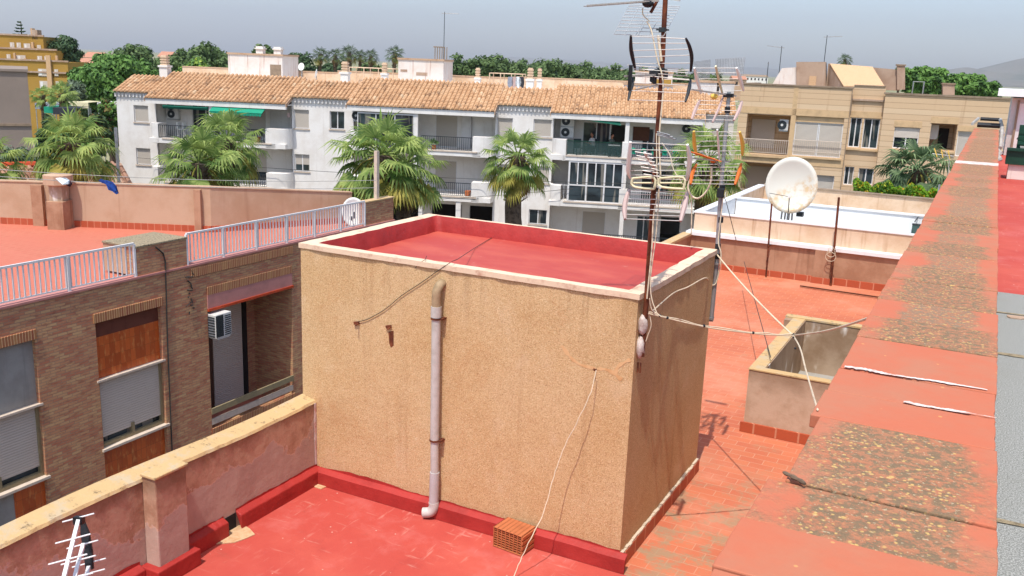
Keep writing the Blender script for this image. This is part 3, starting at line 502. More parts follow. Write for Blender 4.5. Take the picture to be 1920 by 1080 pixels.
b = MB(); b.box(-5.84, 0, 28.1, 28.3, -.2, 1.26); b.build('back_wall', 'stained_beige', nb); b = MB(); b.box(-5.84, 0, 28.07, 28.33, 1.26, 1.3); b.build('back_coping', 'stone_cap', nb)
MB().box(-5.84, 0, 24.75, 28.1, -.2, .1).build('floor', 'white_new', nb)
MB().box(-6.0, 0, 21.1, 28.33, GZ, -.2).build('lower_building', 'old_beige', nb)
# lantern on the white wall
ln = thing('wall_lantern', 'small dark glass lantern on the white wall near the terracotta slabs', 'lantern', tuple(atY(1717, 443, 24.5)))
p = atY(1717, 432, 24.45); MB().box(p.x-.09, p.x+.09, 24.38, 24.52, p.z-.14, p.z+.14).build('glass_body', 'glass_teal', ln)
m = MB(); m.tube([Vector((p.x-.05, 24.45, p.z+.2)), Vector((p.x-.02, 24.5, p.z+.28)), Vector((p.x, 24.6, p.z+.3))], .012); m.box(p.x-.1, p.x+.1, 24.37, 24.53, p.z+.14, p.z+.16); m.build('bracket', 'dark_metal', ln)
# rusty poles
for a, b_, c_, d, g in (((1447, 382), (1437, 512), 20.92, .02, 'thin rusty pole standing left of the satellite dish stem'), ((1573, 370), (1558, 530), 20.92, .025, 'taller rusty pole right of the satellite dish wrapped with wire')):
    q = thing('rusty_pole', g, 'pole', tuple(Vector((*atY(*b_, c_).xy, 0))), 0, 'rusty poles at the terrace end wall')
    P0 = atY(*b_, c_); P0.z = 0; MB().tube([P0, atY(*a, c_)], d, 8).build('pole', 'rust', q, smooth=True)
    t_ = (atY(*a, c_)-P0); m = MB(); z_ = P0+t_*(.42 if d < .022 else .39); m.tube([z_, z_+t_*.02], d*1.6, 8); m.box(z_.x-.02, z_.x+.02, z_.y, 21.11, z_.z-.01, z_.z+.02); m.build('clamp', 'rust', q)
    if d > .022:
        m = MB()
        for k in range(3):
            cc = z_+t_*(.02-.04*k); R = .06+.02*k; m.tube([cc+Vector((R*math.cos(u)*1.1-.05, -.03, R*math.sin(u))) for u in np.linspace(0, 6.28, 14)], .006, 5)
        m.build('wire_coil', 'cable_cream', q)
# satellite dish
Y_ = 22.0; cdish = atY(1484, 347, Y_); Rd = (atY(1533, 347, Y_)-atY(1436, 347, Y_)).length/2; Rv = (atY(1484, 295, Y_)-atY(1484, 400, Y_)).length/2
ds = thing('satellite_dish', 'large cream satellite dish with a rusty stain standing in the white court', 'satellite dish', (cdish.x, Y_+.2, -.1))
def dish(parent, c, R, Rv, nrm, mat='dish', depth=.14, post=None):
    nrm = Vector(nrm).normalized(); rt = Vector((0, 0, 1)).cross(nrm).normalized(); up_ = nrm.cross(rt); m = MB(); nr, na = 6, 36; vs = [c-nrm*R*depth*2]
    for j in range(1, nr+1):
        for i in range(na):
            a = 2*math.pi*i/na; q = j/nr; vs.append(c-nrm*(R*depth*2*(1-q*q))+rt*R*q*math.cos(a)+up_*Rv*q*math.sin(a))
    fs = [(0, 1+i, 1+(i+1) % na) for i in range(na)]+[(1+(j-1)*na+i, 1+j*na+i, 1+j*na+(i+1) % na, 1+(j-1)*na+(i+1) % na) for j in range(1, nr) for i in range(na)]
    k = len(vs); bk = [v-nrm*.012 for v in vs]; m.add(vs+bk, fs+[tuple(x+k for x in f[::-1]) for f in fs]+[(1+(nr-1)*na+i, k+1+(nr-1)*na+i, k+1+(nr-1)*na+(i+1) % na, 1+(nr-1)*na+(i+1) % na) for i in range(na)])
    m.build('reflector', mat, parent, smooth=True); return rt, up_
nrm = Vector((.15, -1, .28)); rt, up_ = dish(ds, cdish, Rd, Rv*1.02, nrm)
m = MB(); nn_ = nrm.normalized(); f = cdish+nn_*.55-up_*Rv*.55; e_ = cdish-up_*Rv*.96; m.tube([e_, f], .012); m.tube([cdish-rt*Rd*.8-up_*Rv*.35, f], .006); m.build('feed_arm', 'dark_metal', ds)
MB().tube([f-nn_*.04, f+nn_*.06], .035, 10).build('feed', 'ac_white', ds)
m = MB(); bs = cdish-nn_*.25-up_*Rv*.3; gx = cdish-nn_*.3; m.tube([bs, Vector((bs.x, bs.y, -.1))], .035, 10)
for k in (-.16, -.05, .06, .17): m.tube([Vector((gx.x+k*.7, Y_+.05, cdish.z-Rv*.9)), Vector((gx.x+k, Y_+.05, -.1))], .02, 8)
m.build('stand', 'galv', ds); m = MB(); q = atY(1500, 402, Y_-.02); m.box(q.x-.08, q.x+.07, Y_-.05, Y_+.1, q.z-.05, q.z+.05); m.build('box', 'dark_metal', ds)
# thin grey post by the wall end
q = thing('thin_grey_post', 'thin grey antenna post at the far end beside the terracotta slabs', 'post', tuple(atY(1758, 400, 27.5)))
MB().tube([Vector((*atY(1755, 400, 27.6).xy, .1)), atY(1762, 346, 27.6)], .03).build('post', 'galv', q); MB().tube([atY(1775, 365, 27.8), atY(1780, 300, 27.8), atY(1772, 283, 27.8)], .012).build('cable', 'cable_grey', q)
for k, (a, b_) in enumerate(((1752, 1760), (1765, 1771), (1778, 1784))):
    MB().bar(atY(a, 278+k*2, 27.8), atY(b_-3, 294+k*2, 27.8), .02, .025).build('element', 'yellow_plastic', q)
MB().tube([atY(1748, 288, 27.8), atY(1788, 293, 27.8)], .01).build('boom', 'alu', q)
# ================================================================ MASTS AND ANTENNAS (near)
MY = 7.4
def m1(px, py, dy=0): return atY(px, py, MY+dy)
mast = thing('rusty_mast', 'tall rusty brown antenna mast fixed to the near right corner of the tan room', 'antenna mast', tuple(m1(1200, 690)))
P = [m1(1203, 668), m1(1212, 565), m1(1226, 350), m1(1240, 150), m1(1248, -10), m1(1251, -70)]
MB().tube(P, [.024, .023, .022, .021, .02, .02], 10).build('pole', 'rust', mast, smooth=True)
for a, b_ in ((1242, 60), (1228, 275), (1228, 305), (1227, 350), (1239, 135)): m = MB(); c = m1(a, b_); m.tube([c, c+Vector((0, 0, .035))], .031, 10); m.obox(c+Vector((.0, -.0, .017)), (.05, .01, 0), (0, .006, 0), (0, 0, .006)); m.build('clamp', 'dark_metal', mast)
for cy, h in ((608, .09), (650, .1)):
    c = m1(1208 if cy < 630 else 1203, cy)+Vector((-.01, -.01, 0)); m = MB(); m.ball(c, (.042, .045, h), nu=12, nv=8, jit=.16); m.obox(c+Vector((-.03, .03, -h*.2)), (.035, 0, 0), (0, .05, 0), (0, 0, h*.5)); m.build('mortar_lump', 'filler', mast, smooth=True)
m = MB(); 
for dx in (-.012, .012): c = m1(1199, 680)+Vector((dx, 0, 0)); m.tube([c, c-Vector((0, 0, .09))], .008, 6)
m.build('anchor_bolt', 'rust', mast)
# cables on the mast
m = MB(); m.tube(curve([m1(1213, 40, -.04), m1(1222, 60, -.03), m1(1232, 110, -.03), m1(1241, 140, -.03), m1(1243, 175, -.03), m1(1236, 260, -.03), m1(1238, 340, -.03), m1(1226, 400, -.03), m1(1222, 470, -.03), m1(1213, 560, -.03)], 5), .007, 6)
m.tube(curve([m1(1205, 15, -.04), m1(1206, 28, -.04), m1(1218, 40, -.04)], 4), .005, 6)
m.tube(curve([m1(1231, 250, -.03), m1(1232, 330, -.03), m1(1236, 355, -.03), m1(1230, 440, -.03), m1(1220, 520, -.03), m1(1222, 560, -.03), m1(1232, 588, -.03)], 4), .005, 6)
m.tube(curve([m1(1241, 268, -.03), m1(1256, 290, -.03), m1(1263, 318, -.03), m1(1280, 345, -.03), m1(1288, 360, -.03)], 4), .004, 6)
m.tube([m1(1234, 66, -.025), m1(1240, 115, -.025)], .012, 6)
m.build('cable', 'cable_cream', mast, smooth=True)
def panel(parent, Lp, Rp, n, fn, armmat, arm_w=.02, rod_r=.0035, dl=(0, 0), rodmat='alu'):
    "reflector panel: two curved side bars through measured points, n rods between them"
    k = len(Lp); L = curve([fn(a, b, dl[0]+(dl[1]-dl[0])*i/(k-1)) for i, (a, b) in enumerate(Lp)], 4); R = curve([fn(a, b, dl[0]+(dl[1]-dl[0])*i/(k-1)) for i, (a, b) in enumerate(Rp)], 4)
    for Q in (L, R):
        m = MB(); N_ = len(Q); m.tube(Q, [arm_w*(.55+.5*math.sin(math.pi*i/(N_-1))) for i in range(N_)], 6); m.build('side_bar', armmat, parent)
    m = MB()
    for i in range(n):
        f = i/(n-1)*.96+.02; j = f*(len(L)-1); a, b = int(j), j-int(j); pl = L[a].lerp(L[min(a+1, len(L)-1)], b); pr = R[a].lerp(R[min(a+1, len(R)-1)], b); m.tube([pl, pr], rod_r, 6)
    m.build('rods', rodmat, parent)
# A: wire grid antenna at the very top
an = thing('grid_antenna', 'dark wire grid antenna with a long toothed boom at the top of the rusty mast', 'antenna', tuple(m1(1240, 20)))
TL, TR, BL, BR = m1(1180, 9, .28), m1(1275, 12, .28), m1(1151, 64, -.05), m1(1244, 68, -.05); m = MB()
for i in range(11): f = (i/10)**1.25; m.tube([TL.lerp(BL, f), TR.lerp(BR, f)], .0028, 5)
for f in (0, .22, .45, .5, .72, 1): m.tube([TL.lerp(TR, f), BL.lerp(BR, f)], .0028, 5)
m.build('grid', 'galv', an)
m = MB(); A, B = m1(1100, 11, -.3), m1(1236, 1, -.05); m.bar(A, B, .016, .016)
for i in range(15): c = A.lerp(B, .04+i*.06); m.tube([c+Vector((-.02, -.07, -.01)), c+Vector((.02, .07, .008))], .0035, 5)
m.build('boom', 'alu_dull', an); MB().ball(m1(1215, 6, -.06), (.05, .05, .035)).build('dipole_box', 'black_plastic', an, smooth=True)
MB().bar(m1(1232, 2, -.03), m1(1220, 24, -.03), .02, .02).build('bracket', 'rust', an); m = MB(); m.bar(m1(1248, -3), m1(1275, 1), .02, .012); m.build('tail', 'alu', an)
# B: black barred corner antenna
an = thing('black_barred_antenna', 'corner reflector antenna with black side bars high on the rusty mast', 'antenna', tuple(m1(1240, 140)))
panel(an, [(1183, 67), (1183, 90), (1187, 112), (1191, 130)], [(1286, 72), (1293, 88), (1297, 108), (1295, 134)], 6, m1, 'black_plastic', .016, dl=(-.22, .03))
panel(an, [(1184, 142), (1186, 155), (1182, 170), (1178, 188)], [(1295, 150), (1293, 160), (1290, 175), (1285, 191)], 4, m1, 'black_plastic', .014, dl=(.03, -.2))
m = MB(); 
for i in range(4): y = 122+i*6; m.tube([m1(1177+i*2, y, -.03*i), m1(1292, y+9, -.03*i)], .003, 5)
m.build('director', 'alu', an); MB().bar(m1(1183, 122, -.4), m1(1180, 170, -.38), .03, .02).build('dipole', 'black_plastic', an)
m = MB(); m.bar(m1(1238, 140, -.02), m1(1171, 143, -.42), .014, .014); m.bar(m1(1236, 158, -.02), m1(1192, 168, -.3), .01, .01); m.build('boom', 'alu_dull', an)
m = MB(); m.obox(m1(1227, 138, -.05), (.035, 0, 0), (0, .03, 0), (0, 0, .022)); m.obox(m1(1225, 148, -.05), (.02, 0, -.01), (0, .03, 0), (0, 0, .03)); m.obox(m1(1246, 140, .02), (.025, 0, 0), (0, .02, 0), (0, 0, .02)); m.build('bracket', 'black_plastic', an)
# C: white / pink barred antenna lower down
an = thing('white_pink_antenna', 'antenna with white upper bars, pink lower bars and cream element on the rusty mast', 'antenna', tuple(m1(1230, 340)))
panel(an, [(1182, 266), (1180, 295), (1178, 320), (1182, 334)], [(1289, 271), (1293, 295), (1291, 320), (1287, 338)], 7, m1, 'white_plastic', .02, dl=(-.22, .03))
panel(an, [(1180, 356), (1174, 372), (1171, 392), (1172, 411)], [(1288, 360), (1286, 375), (1281, 395), (1276, 415)], 7, m1, 'pink_plastic', .022, dl=(.03, -.22))
m = MB()   # cream butterfly element: two slotted loops
for (xa, xb) in ((1184, 1226), (1234, 1281)):
    q = [(xa, 345), (xa+2, 336), (xa+8, 334), (xb, 333), (xb+1, 352), (xb-6, 354), (xa+8, 351)]; P = [m1(a, b, -.12) for a, b in q]; m.tube(curve(P+[P[0]], 3), .011, 6); m.tube([m1(xa+4, 343, -.12), m1(xb-2, 343, -.12)], .008, 6)
m.build('butterfly_element', 'cream_plastic', an); m = MB(); m.bar(m1(1230, 348, -.02), m1(1238, 352, -.3), .015, .015); m.build('boom', 'alu', an)
m = MB(); A = m1(1209, 286, -.5); B = m1(1230, 318, -.02); m.bar(A, B, .02, .02); m.build('short_boom', 'alu', an)
m = MB()
for i in range(7): c = A.lerp(B, i*.13); c.z -= .03*i*.4; m.tube([c+Vector((-.08, 0, .0)), c+Vector((.06, 0, -.01))], .004, 5)
m.build('directors', 'alu', an); m = MB()
for k in range(3): m.tube([m1(1232, 247+k*3, -.03), m1(1256+6*k, 253+k*4, -.06)], .005, 5)
m.build('u_bolts', 'galv', an)
# second mast at the back corner
SY = 9.82
def m2(px, py, dy=0): return atY(px, py, SY+dy)
m_ = thing('silver_mast', 'slim grey metal antenna mast clamped to the far right corner of the tan room', 'antenna mast', tuple(m2(1333, 600)))
MB().tube([m2(1333, 602), m2(1344, 490), m2(1352, 350), m2(1367, 172)], [.026, .026, .022, .02], 10).build('pole', 'galv', m_, smooth=True)
for a, b_ in ((1345, 480), (1346, 462), (1351, 412), (1354, 352), (1364, 206)): m = MB(); c = m2(a, b_); m.tube([c-Vector((0, 0, .03)), c+Vector((0, 0, .03))], .03, 10); m.build('tape', 'black_plastic', m_)
for a, b_ in ((1343, 493), (1334, 596)): c = m2(a, b_); m = MB(); m.obox(c+Vector((-.05, -.04, 0)), (.085, .0, 0), (0, .008, 0), (0, 0, .012)); m.obox(c+Vector((-.03, .03, 0)), (.05, 0, 0), (0, .008, 0), (0, 0, .012)); m.build('clamp', 'galv', m_)
MB().obox(m2(1351, 362, -.06), (.035, 0, 0), (0, .03, 0), (0, 0, .05)).build('amplifier_box', 'black_plastic', m_, bevel=.008)
m = MB(); m.tube(curve([m2(1334, 312, -.1), m2(1333, 340, -.1), m2(1322, 362, -.1), m2(1308, 372, -.1), m2(1296, 366, -.1), m2(1290, 350, -.1), m2(1297, 330, -.1)], 5), .011, 6)
m.tube(curve([m2(1296, 365, -.1), m2(1297, 400, -.1), m2(1296, 440, -.1)], 4), .007, 6); m.tube(curve([m2(1357, 360, -.03), m2(1350, 420, -.03), m2(1347, 455, -.03), m2(1352, 480, -.03), m2(1343, 530, -.03), m2(1330, 532, -.06), m2(1322, 523, -.1)], 4), .007, 6)
m.build('cable', 'cable_cream', m_, smooth=True)
m = MB(); m.tube([m2(1354, 360, -.03), m2(1362, 380), m2(1380, 450, .3)], .004, 5); m.build('guy_wire', 'cable_dark', m_)
# mesh reflector D with white + pink bars
an = thing('mesh_reflector_antenna', 'antenna with upright wire mesh panels and white bars atop the silver mast', 'antenna', tuple(m2(1365, 185)))
panel(an, [(1302, 127), (1307, 148), (1314, 175)], [(1381, 127), (1388, 148), (1394, 170)], 5, m2, 'white_plastic', .02, dl=(-.25, .0))
panel(an, [(1312, 188), (1304, 205), (1297, 224)], [(1391, 190), (1385, 208), (1376, 226)], 5, m2, 'pink_plastic', .02, dl=(0, -.25))
MB().tube([m2(1342, 124, -.3), m2(1348, 150, -.15), m2(1354, 174, -.02)], [.012, .016, .012], 6).build('side_bar', 'cream_plastic', an)
MB().tube([m2(1357, 178, -.02), m2(1347, 205, -.15), m2(1336, 229, -.3)], [.01, .014, .01], 6).build('side_bar', 'pink_plastic', an)
for q in (((1301, 116), (1332, 112), (1330, 148), (1302, 150)), ((1342, 111), (1397, 108), (1393, 142), (1343, 138))):
    A, B, C_, D_ = [m2(*p, .35) for p in q]; m = MB()
    for i in range(19): m.tube([A.lerp(B, i/18), D_.lerp(C_, i/18)], .0022, 4)
    for i in range(15): m.tube([A.lerp(D_, i/14), B.lerp(C_, i/14)], .002, 4)
    m.build('mesh_panel', 'galv', an)
m = MB(); m.bar(m2(1380, 180, .1), m2(1297, 168, -.5), .016, .016); m.build('boom', 'alu_dull', an); MB().ball(m2(1339, 181, -.15), (.04, .03, .03)).build('dipole_box', 'yellow_plastic', an, smooth=True)
m = MB(); m.obox(m2(1366, 179, -.02), (.05, 0, 0), (0, .03, 0), (0, 0, .02)); m.build('bracket', 'black_plastic', an)
an = thing('orange_antenna', 'antenna with yellow upper bars, orange lower bars and orange dipole on the silver mast', 'antenna', tuple(m2(1358, 300)))
panel(an, [(1301, 246), (1302, 270), (1306, 291)], [(1387, 247), (1392, 268), (1392, 291)], 6, m2, 'yellow_plastic', .021, dl=(-.25, 0))
panel(an, [(1306, 308), (1298, 325), (1295, 345)], [(1390, 307), (1385, 325), (1378, 346)], 6, m2, 'orange_plastic', .021, dl=(0, -.25))
MB().tube([m2(1345, 243, -.3), m2(1347, 270, -.15), m2(1349, 298, -.02)], [.01, .014, .01], 6).build('side_bar', 'white_plastic', an)
m = MB(); A = m2(1297, 285, -.55); B = m2(1340, 300, -.15)
for i in range(8): c = A.lerp(B, i/8); m.tube([c+Vector((-.06, -.02, .012)), c+Vector((.1, .02, -.02))], .006, 5)
m.build('directors', 'orange_plastic', an); MB().ball(m2(1337, 301, -.15), (.035, .03, .028)).build('dipole_box', 'orange_plastic', an, smooth=True)
m = MB(); m.bar(m2(1368, 303, .1), m2(1299, 297, -.55), .016, .016); m.bar(m2(1344, 302, -.1), m2(1355, 326, 0), .012, .012); m.build('boom', 'alu_dull', an)
# net of cream cables with black ties
nd = atX(1487, 629, -1.35); a0 = m1(1216, 588, -.02)
cb = thing('cable_bundle', 'cream antenna cables tied together with black ties spanning to the dividing wall', 'cable', tuple(nd))
pth = [(1216, 588), (1237, 593), (1290, 606), (1340, 616), (1412, 625), (1450, 628), (1487, 629)]
P = [a0.lerp(nd, 0)]; dep0, dep1 = (Vector(a0)-Vector(_O)).dot(Vector(_d)), (nd-Vector(_O)).dot(Vector(_d))
P = curve([atD(a, b, dep0+(dep1-dep0)*(a-1216)/271) for a, b in pth], 5)
m = MB(); m.tube(P, .0065, 6); m.tube([p+Vector((0, 0, .011+.006*math.sin(i*.9))) for i, p in enumerate(P)], .005, 6); m.build('cable', 'cable_cream', cb, smooth=True)
for a, b in ((1237, 593), (1251, 597), (1320, 612), (1412, 625), (1487, 628), (1497, 642), (1517, 702)):
    m = MB()
    c = atD(a, b-1, dep0+(dep1-dep0)*(min(a, 1487)-1216)/271) if a < 1490 else nd.lerp(Vector((WX0-.01, 2.95, 3.36)), (b-629)/139*.62); m.ball(c, .014 if a < 1490 else .009); m.build('tie', 'black_plastic', cb)
e1 = Vector((WX0-.008, 2.95, 3.375)); e2 = atX(1640, 592, WX0-.008)
dn = (e1-Vector(_O)).dot(Vector(_d))
mids = [(1487, 629, 0), (1500, 652, .2), (1510, 690, .45), (1520, 725, .7), (1533, 768, 1)]
m = MB(); m.tube(curve([atD(a, b, dep1+(dn-dep1)*f) for a, b, f in mids], 4), [.0075-.004*i/16 for i in range(17)], 6); m.build('cable', 'cable_cream', cb)
de = (e2-Vector(_O)).dot(Vector(_d)); m = MB(); m.tube(curve([atD(a, b, dep1+(de-dep1)*f) for a, b, f in ((1487, 629, 0), (1540, 622, .35), (1590, 609, .7), (1640, 592, 1))], 4), .0075, 6); m.build('cable', 'cable_cream', cb)
q = m2(1345, 478, -.03); m = MB(); m.tube(catenary(q, nd, .03), .008, 6); m.build('cable', 'cable_cream', cb)
m = MB(); m.tube(curve([m1(1225, 582, 0), atX(1262, 550, -2.44), atX(1290, 538, -2.44), atX(1322, 521, -2.44), m2(1330, 530, -.05)], 5), .006, 6); m.build('cable', 'cable_cream', cb)
m = MB(); m.tube(curve([m1(1218, 560, -.03), m1(1222, 580), m1(1235, 590), m1(1240, 594)], 4), .005, 6); m.tube(curve([m1(1218, 590), m1(1221, 610), m1(1215, 628), m1(1211, 640)], 4), .004, 6); m.build('cable', 'cable_cream', cb)
MB().tube([atY(1395, 490, 19), atZ(1445, 670, .9)], .006, 4).build('thin_wire', 'cable_dark', label='very thin dark wire stretched over the orange terrace', cat='wire')
# foreground aerial, bottom left
fa = thing('foreground_aerial', 'triple boomed aerial with white rods rising at the bottom left of the photo', 'antenna', (0, 0, 0))
T0 = atD(148, 972, 4.75); B0 = atD(108, 1130, 4.25); T1 = atD(156, 1021, 4.8); B1 = atD(128, 1130, 4.3); T2 = atD(166, 1064, 4.85); B2 = atD(150, 1130, 4.35)
ft = atD(120, 1180, 4.2); fa.location = (ft.x, ft.y, 0)
dx = (atD(1, 0, 4.6)-atD(0, 0, 4.6))
m = MB(); 
for A, B in ((T0, B0), (T1, B1), (T2, B2)): m.bar(A, B, .018, .018)
m.build('booms', 'white_metal', fa)
m = MB(); up_ = dx*10
for A, B, L0, off in ((T0, B0, 31, (.0, .27, .52, .78)), (T1, B1, 31, (.02, .31, .62)), (T2, B2, 34, (-.1, .25))):
    for i, f in enumerate(off):
        c = A.lerp(B, f+.02)+Vector((0, 0, .012)); s_ = (L0+i*2.5); r_ = dx*s_+Vector((0, 0, .0022*s_*.35)); m.tube([c-r_, c+r_], .0042, 7)
m.build('rods', 'white_metal', fa)
m = MB(); q = [atD(*p, 4.87) for p in ((150, 974), (155, 974), (166, 1000), (172, 1035), (174, 1068), (160, 1070), (155, 1030), (150, 1000))]; m.prism(q, Vector(_d)*.02); m.obox(T0+Vector((0, .0, -.01)), dx*9, Vector(_d)*.02, Vector((0, 0, .022))); m.build('black_holder', 'black_plastic', fa, bevel=.003)
m = MB(); m.tube([Vector((ft.x, ft.y, 0)), ft], .018, 8); m.tube([ft, B0], .01, 6); m.tube([ft, B1], .01, 6); m.tube([ft, B2], .01, 6); m.build('pole', 'galv', fa)
# ================================================================ LEFT BRICK BUILDING
BX = -18.0
bb = thing('brick_apartment_block', 'brown brick apartment block with roller shutters and rust coloured tile panels across the gap', 'apartment block', (BX-4, 15, GZ))
TX = lambda a, b, c: (BX-b, a, c)
def bx(px, py): v = atX(px, py, BX); return v.y, v.z
w1a, w1b = bx(177, 606)[0]+.02, bx(303, 578)[0]-.03; w1t = bx(177, 606)[1]; w1bz = GZ+.2
w0b = bx(66, 640)[0]; w0a = w0b-2.1; lga, lgb = bx(389, 582)[0], bx(547, 545)[0]; lgt = bx(389, 582)[1]+.0; lgz = bx(398, 805)[1]
print('brick', w1a, w1b, w1t, w0a, w0b, lga, lgb, lgt, lgz)
zs0 = -.95
b = MB(); holes = [(w1a, w1b, GZ, w1t), (w0a, w0b, GZ, w1t), (lga, lgb, lgz, lgt), (w0a-4.5, w0a-2.5, GZ, w1t)]
b.wall(3, 26.4, GZ, zs0, 0, .3, holes, T=TX)
b.quad((BX-.3, 3, GZ), (BX-12, 3, GZ), (BX-12, 3, zs0), (BX-.3, 3, zs0)); b.quad((BX, 26.4, GZ), (BX-10, 26.4, GZ), (BX-10, 26.4, zs0), (BX, 26.4, zs0)); b.build('wall', 'brickwork', bb)
b = MB(); b.box(BX-.28, BX-.02, 24.75, 26.38, zs0, -.14); b.build('end_wall', 'brickwork', bb); b = MB(); b.box(BX-.31, BX+.01, 24.72, 26.41, -.14, -.1); b.build('end_wall_cap', 'cream_cap', bb)
# roof floor, edge
b = MB(); b.add([(BX-.02, 3, zs0+.002), (BX-.02, 26.3, zs0+.002), (-20, 26.2, zs0+.002), (-30, 20, zs0+.002), (-30, 3, zs0+.002)], [(0, 1, 2, 3, 4)]); b.build('roof_floor', 'far_terrace_tile', bb)
b = MB(); b.box(BX-.32, BX+.03, 3, 26.42, zs0, zs0+.05); b.build('roof_edge', 'lintel_pink', bb)
for q in ((bx(357, 515)[0], bx(548, 480)[0], zs0-.28, zs0-.06), (w1a-.05, w1b+.05, w1t, w1t+.22), (w0a-.05, w0b+.02, w1t, w1t+.22), (lga, lgb, lgt+.42, lgt+.64), (lga-.02, lgb+.05, lgz-.16, lgz+.02)): b = MB(); b.box(BX-.004, BX+.035, *q); b.build('soldier_course', 'brick_course', bb)
# brick chimney block at the roof edge
ya_, yb_ = bx(259, 520)[0], bx(351, 495)[0]; zc = bx(350, 444)[1]
ch = MB(); ch.box(BX-1.15, BX+.0, ya_, yb_, zs0+.05, zc-.05); ch.build('roof_pier', 'brickwork', bb)
ch = MB(); ch.box(BX-1.17, BX+.02, ya_-.04, yb_+.02, zc-.05, zc); ch.build('pier_top', 'gravel', bb, bevel=.01)
ch = MB(); ch.box(BX-1.16, BX-.35, ya_-.012, ya_+.002, zs0+.06, zc-.06); ch.build('pier_plaster', 'peach_render', bb)
# window bays
def wbay(a, e, t, kind):
    z1_ = t-.40; z2_ = t-1.42 if kind == 'tile' else t-1.5; z3_ = z2_-1.75; dz_ = .16
    MB().box(BX-.2, BX-dz_+.05, a, e, z1_, t).build('lintel_panel', 'old_beige' if kind == 'grey' else 'brick_course' if False else 'door_brown' if False else 'lintel_brown', bb) if kind == 'tile' else MB().box(BX-.2, BX-dz_+.05, a, e, z1_, t).build('plaster_panel', 'grey_cement', bb)
    MB().box(BX-.2, BX-dz_+.052, a, e, z2_, z1_).build('tile_panel' if kind == 'tile' else 'plaster_panel', 'rust_tile' if kind == 'tile' else 'grey_cement', bb)
    wn = MB(); wn.box(BX-.2, BX+.03, a-.06, e+.05, z2_-.05, z2_).build('shutter_box_edge', 'pale_stone', bb)
    f = MB(); 
    for u0, u1, v0, v1 in ((a, a+.07, z3_, z2_-.05), (e-.07, e, z3_, z2_-.05), (a+.07, e-.07, z3_, z3_+.09), ((a+e)/2-.04, (a+e)/2+.04, z3_+.09, z3_+.35)): f.box(BX-.2, BX-.08, u0, u1, v0, v1)
    fo = f.build('window', 'olive_metal', bb)
    MB().box(BX-.17, BX-.12, a+.07, e-.07, z3_+.24, z2_-.05).build('shutter', 'shutter', fo); MB().box(BX-.22, BX-.19, a+.07, e-.07, z3_+.09, z3_+.3).build('pane', 'glass', fo)
    MB().box(BX-.22, BX+.06, a-.05, e+.06, z3_-.06, z3_).build('sill', 'pale_stone', bb)
    MB().box(BX-.2, BX-.1, a, e, GZ, z3_-.06).build('tile_panel', 'rust_tile', bb) if kind == 'tile' else (MB().box(BX-.2, BX-.12, a, e-.75, GZ, z3_-.06).build('block_infill', 'grey_cement', bb), MB().box(BX-.2, BX-.1, e-.75, e, GZ, z3_-.06).build('tile_panel', 'rust_tile', bb))
plain('lintel_brown', '#6d3c2c', .8, sc=4)
wbay(w1a, w1b, w1t, 'tile'); wbay(w0a, w0b, w1t+.0, 'grey'); wbay(w0a-4.5, w0a-2.5, w1t, 'tile')
# loggia
d = 1.5
b = MB(); b.quad((BX-.3, lgb, lgz-.3), (BX-d, lgb, lgz-.3), (BX-d, lgb, lgt+.1), (BX-.3, lgb, lgt+.1)); b.quad((BX-.3, lga, lgz-.3), (BX-d, lga, lgz-.3), (BX-d, lga, lgt+.1), (BX-.3, lga, lgt+.1)); b.quad((BX-d, lga, lgz-.3), (BX-d, lgb, lgz-.3), (BX-d, lgb, lgt+.1), (BX-d, lga, lgt+.1)); b.build('loggia_wall', 'brickwork', bb)
MB().box(BX-d, BX-.3, lga, lgb, lgt+.0, lgt+.1).build('loggia_ceiling', 'shade_white', bb); MB().box(BX-d, BX-.3, lga, lgb, lgz-.35, lgz-.3).build('loggia_floor', 'far_terrace_tile', bb)
MB().box(BX-.3, BX-.0, lga, lgb, lgt+.04, lgt+.42).build('pink_beam', 'lintel_pink', bb) if False else MB().box(BX-.02, BX+.03, lga, lgb, lgt+.04, lgt+.42).build('pink_beam', 'lintel_pink', bb)
MB().box(BX-.1, BX+.06, lga, lgb+.03, lgt-.03, lgt+.04).build('beam_lip', 'lintel_orange', bb)
sd = MB(); sd.box(BX-d+.0, BX-d+.08, lga+1.55, lga+2.75, lgz-.3, lgt-.45).build('shutter_door', 'shutter', bb); MB().box(BX-d+.001, BX-d+.06, lga+.1, lga+1.3, lgz+.6, lgt-.45).build('shutter', 'shutter', bb)
MB().box(BX-d, BX-d+.1, lga+1.35, lga+1.5, lgz-.3, lgt-.45).build('door_post', 'door_brown', bb); MB().box(BX-d, BX-d+.1, lga+2.78, lga+2.95, lgz-.3, lgt-.4).build('door_post', 'dark_inside', bb)
MB().box(BX-d, BX-d+.12, lga+.1, lgb-.1, lgt-.45, lgt-.02).build('wood_fascia', 'wood_dark', bb); MB().box(BX-d, BX-d+.07, lga+.1, lga+1.3, lgz-.3, lgz+.5).build('tile_panel', 'rust_tile', bb)
MB().bar((BX+.0, lga, lgz+.52), (BX+.0, lgb, lgz+.52), .05, .17).build('handrail', 'olive_metal', bb); MB().bar((BX-.03, lga, lgz+.2), (BX-.03, lgb, lgz+.2), .05, .17).build('lower_rail', 'pale_stone', bb)
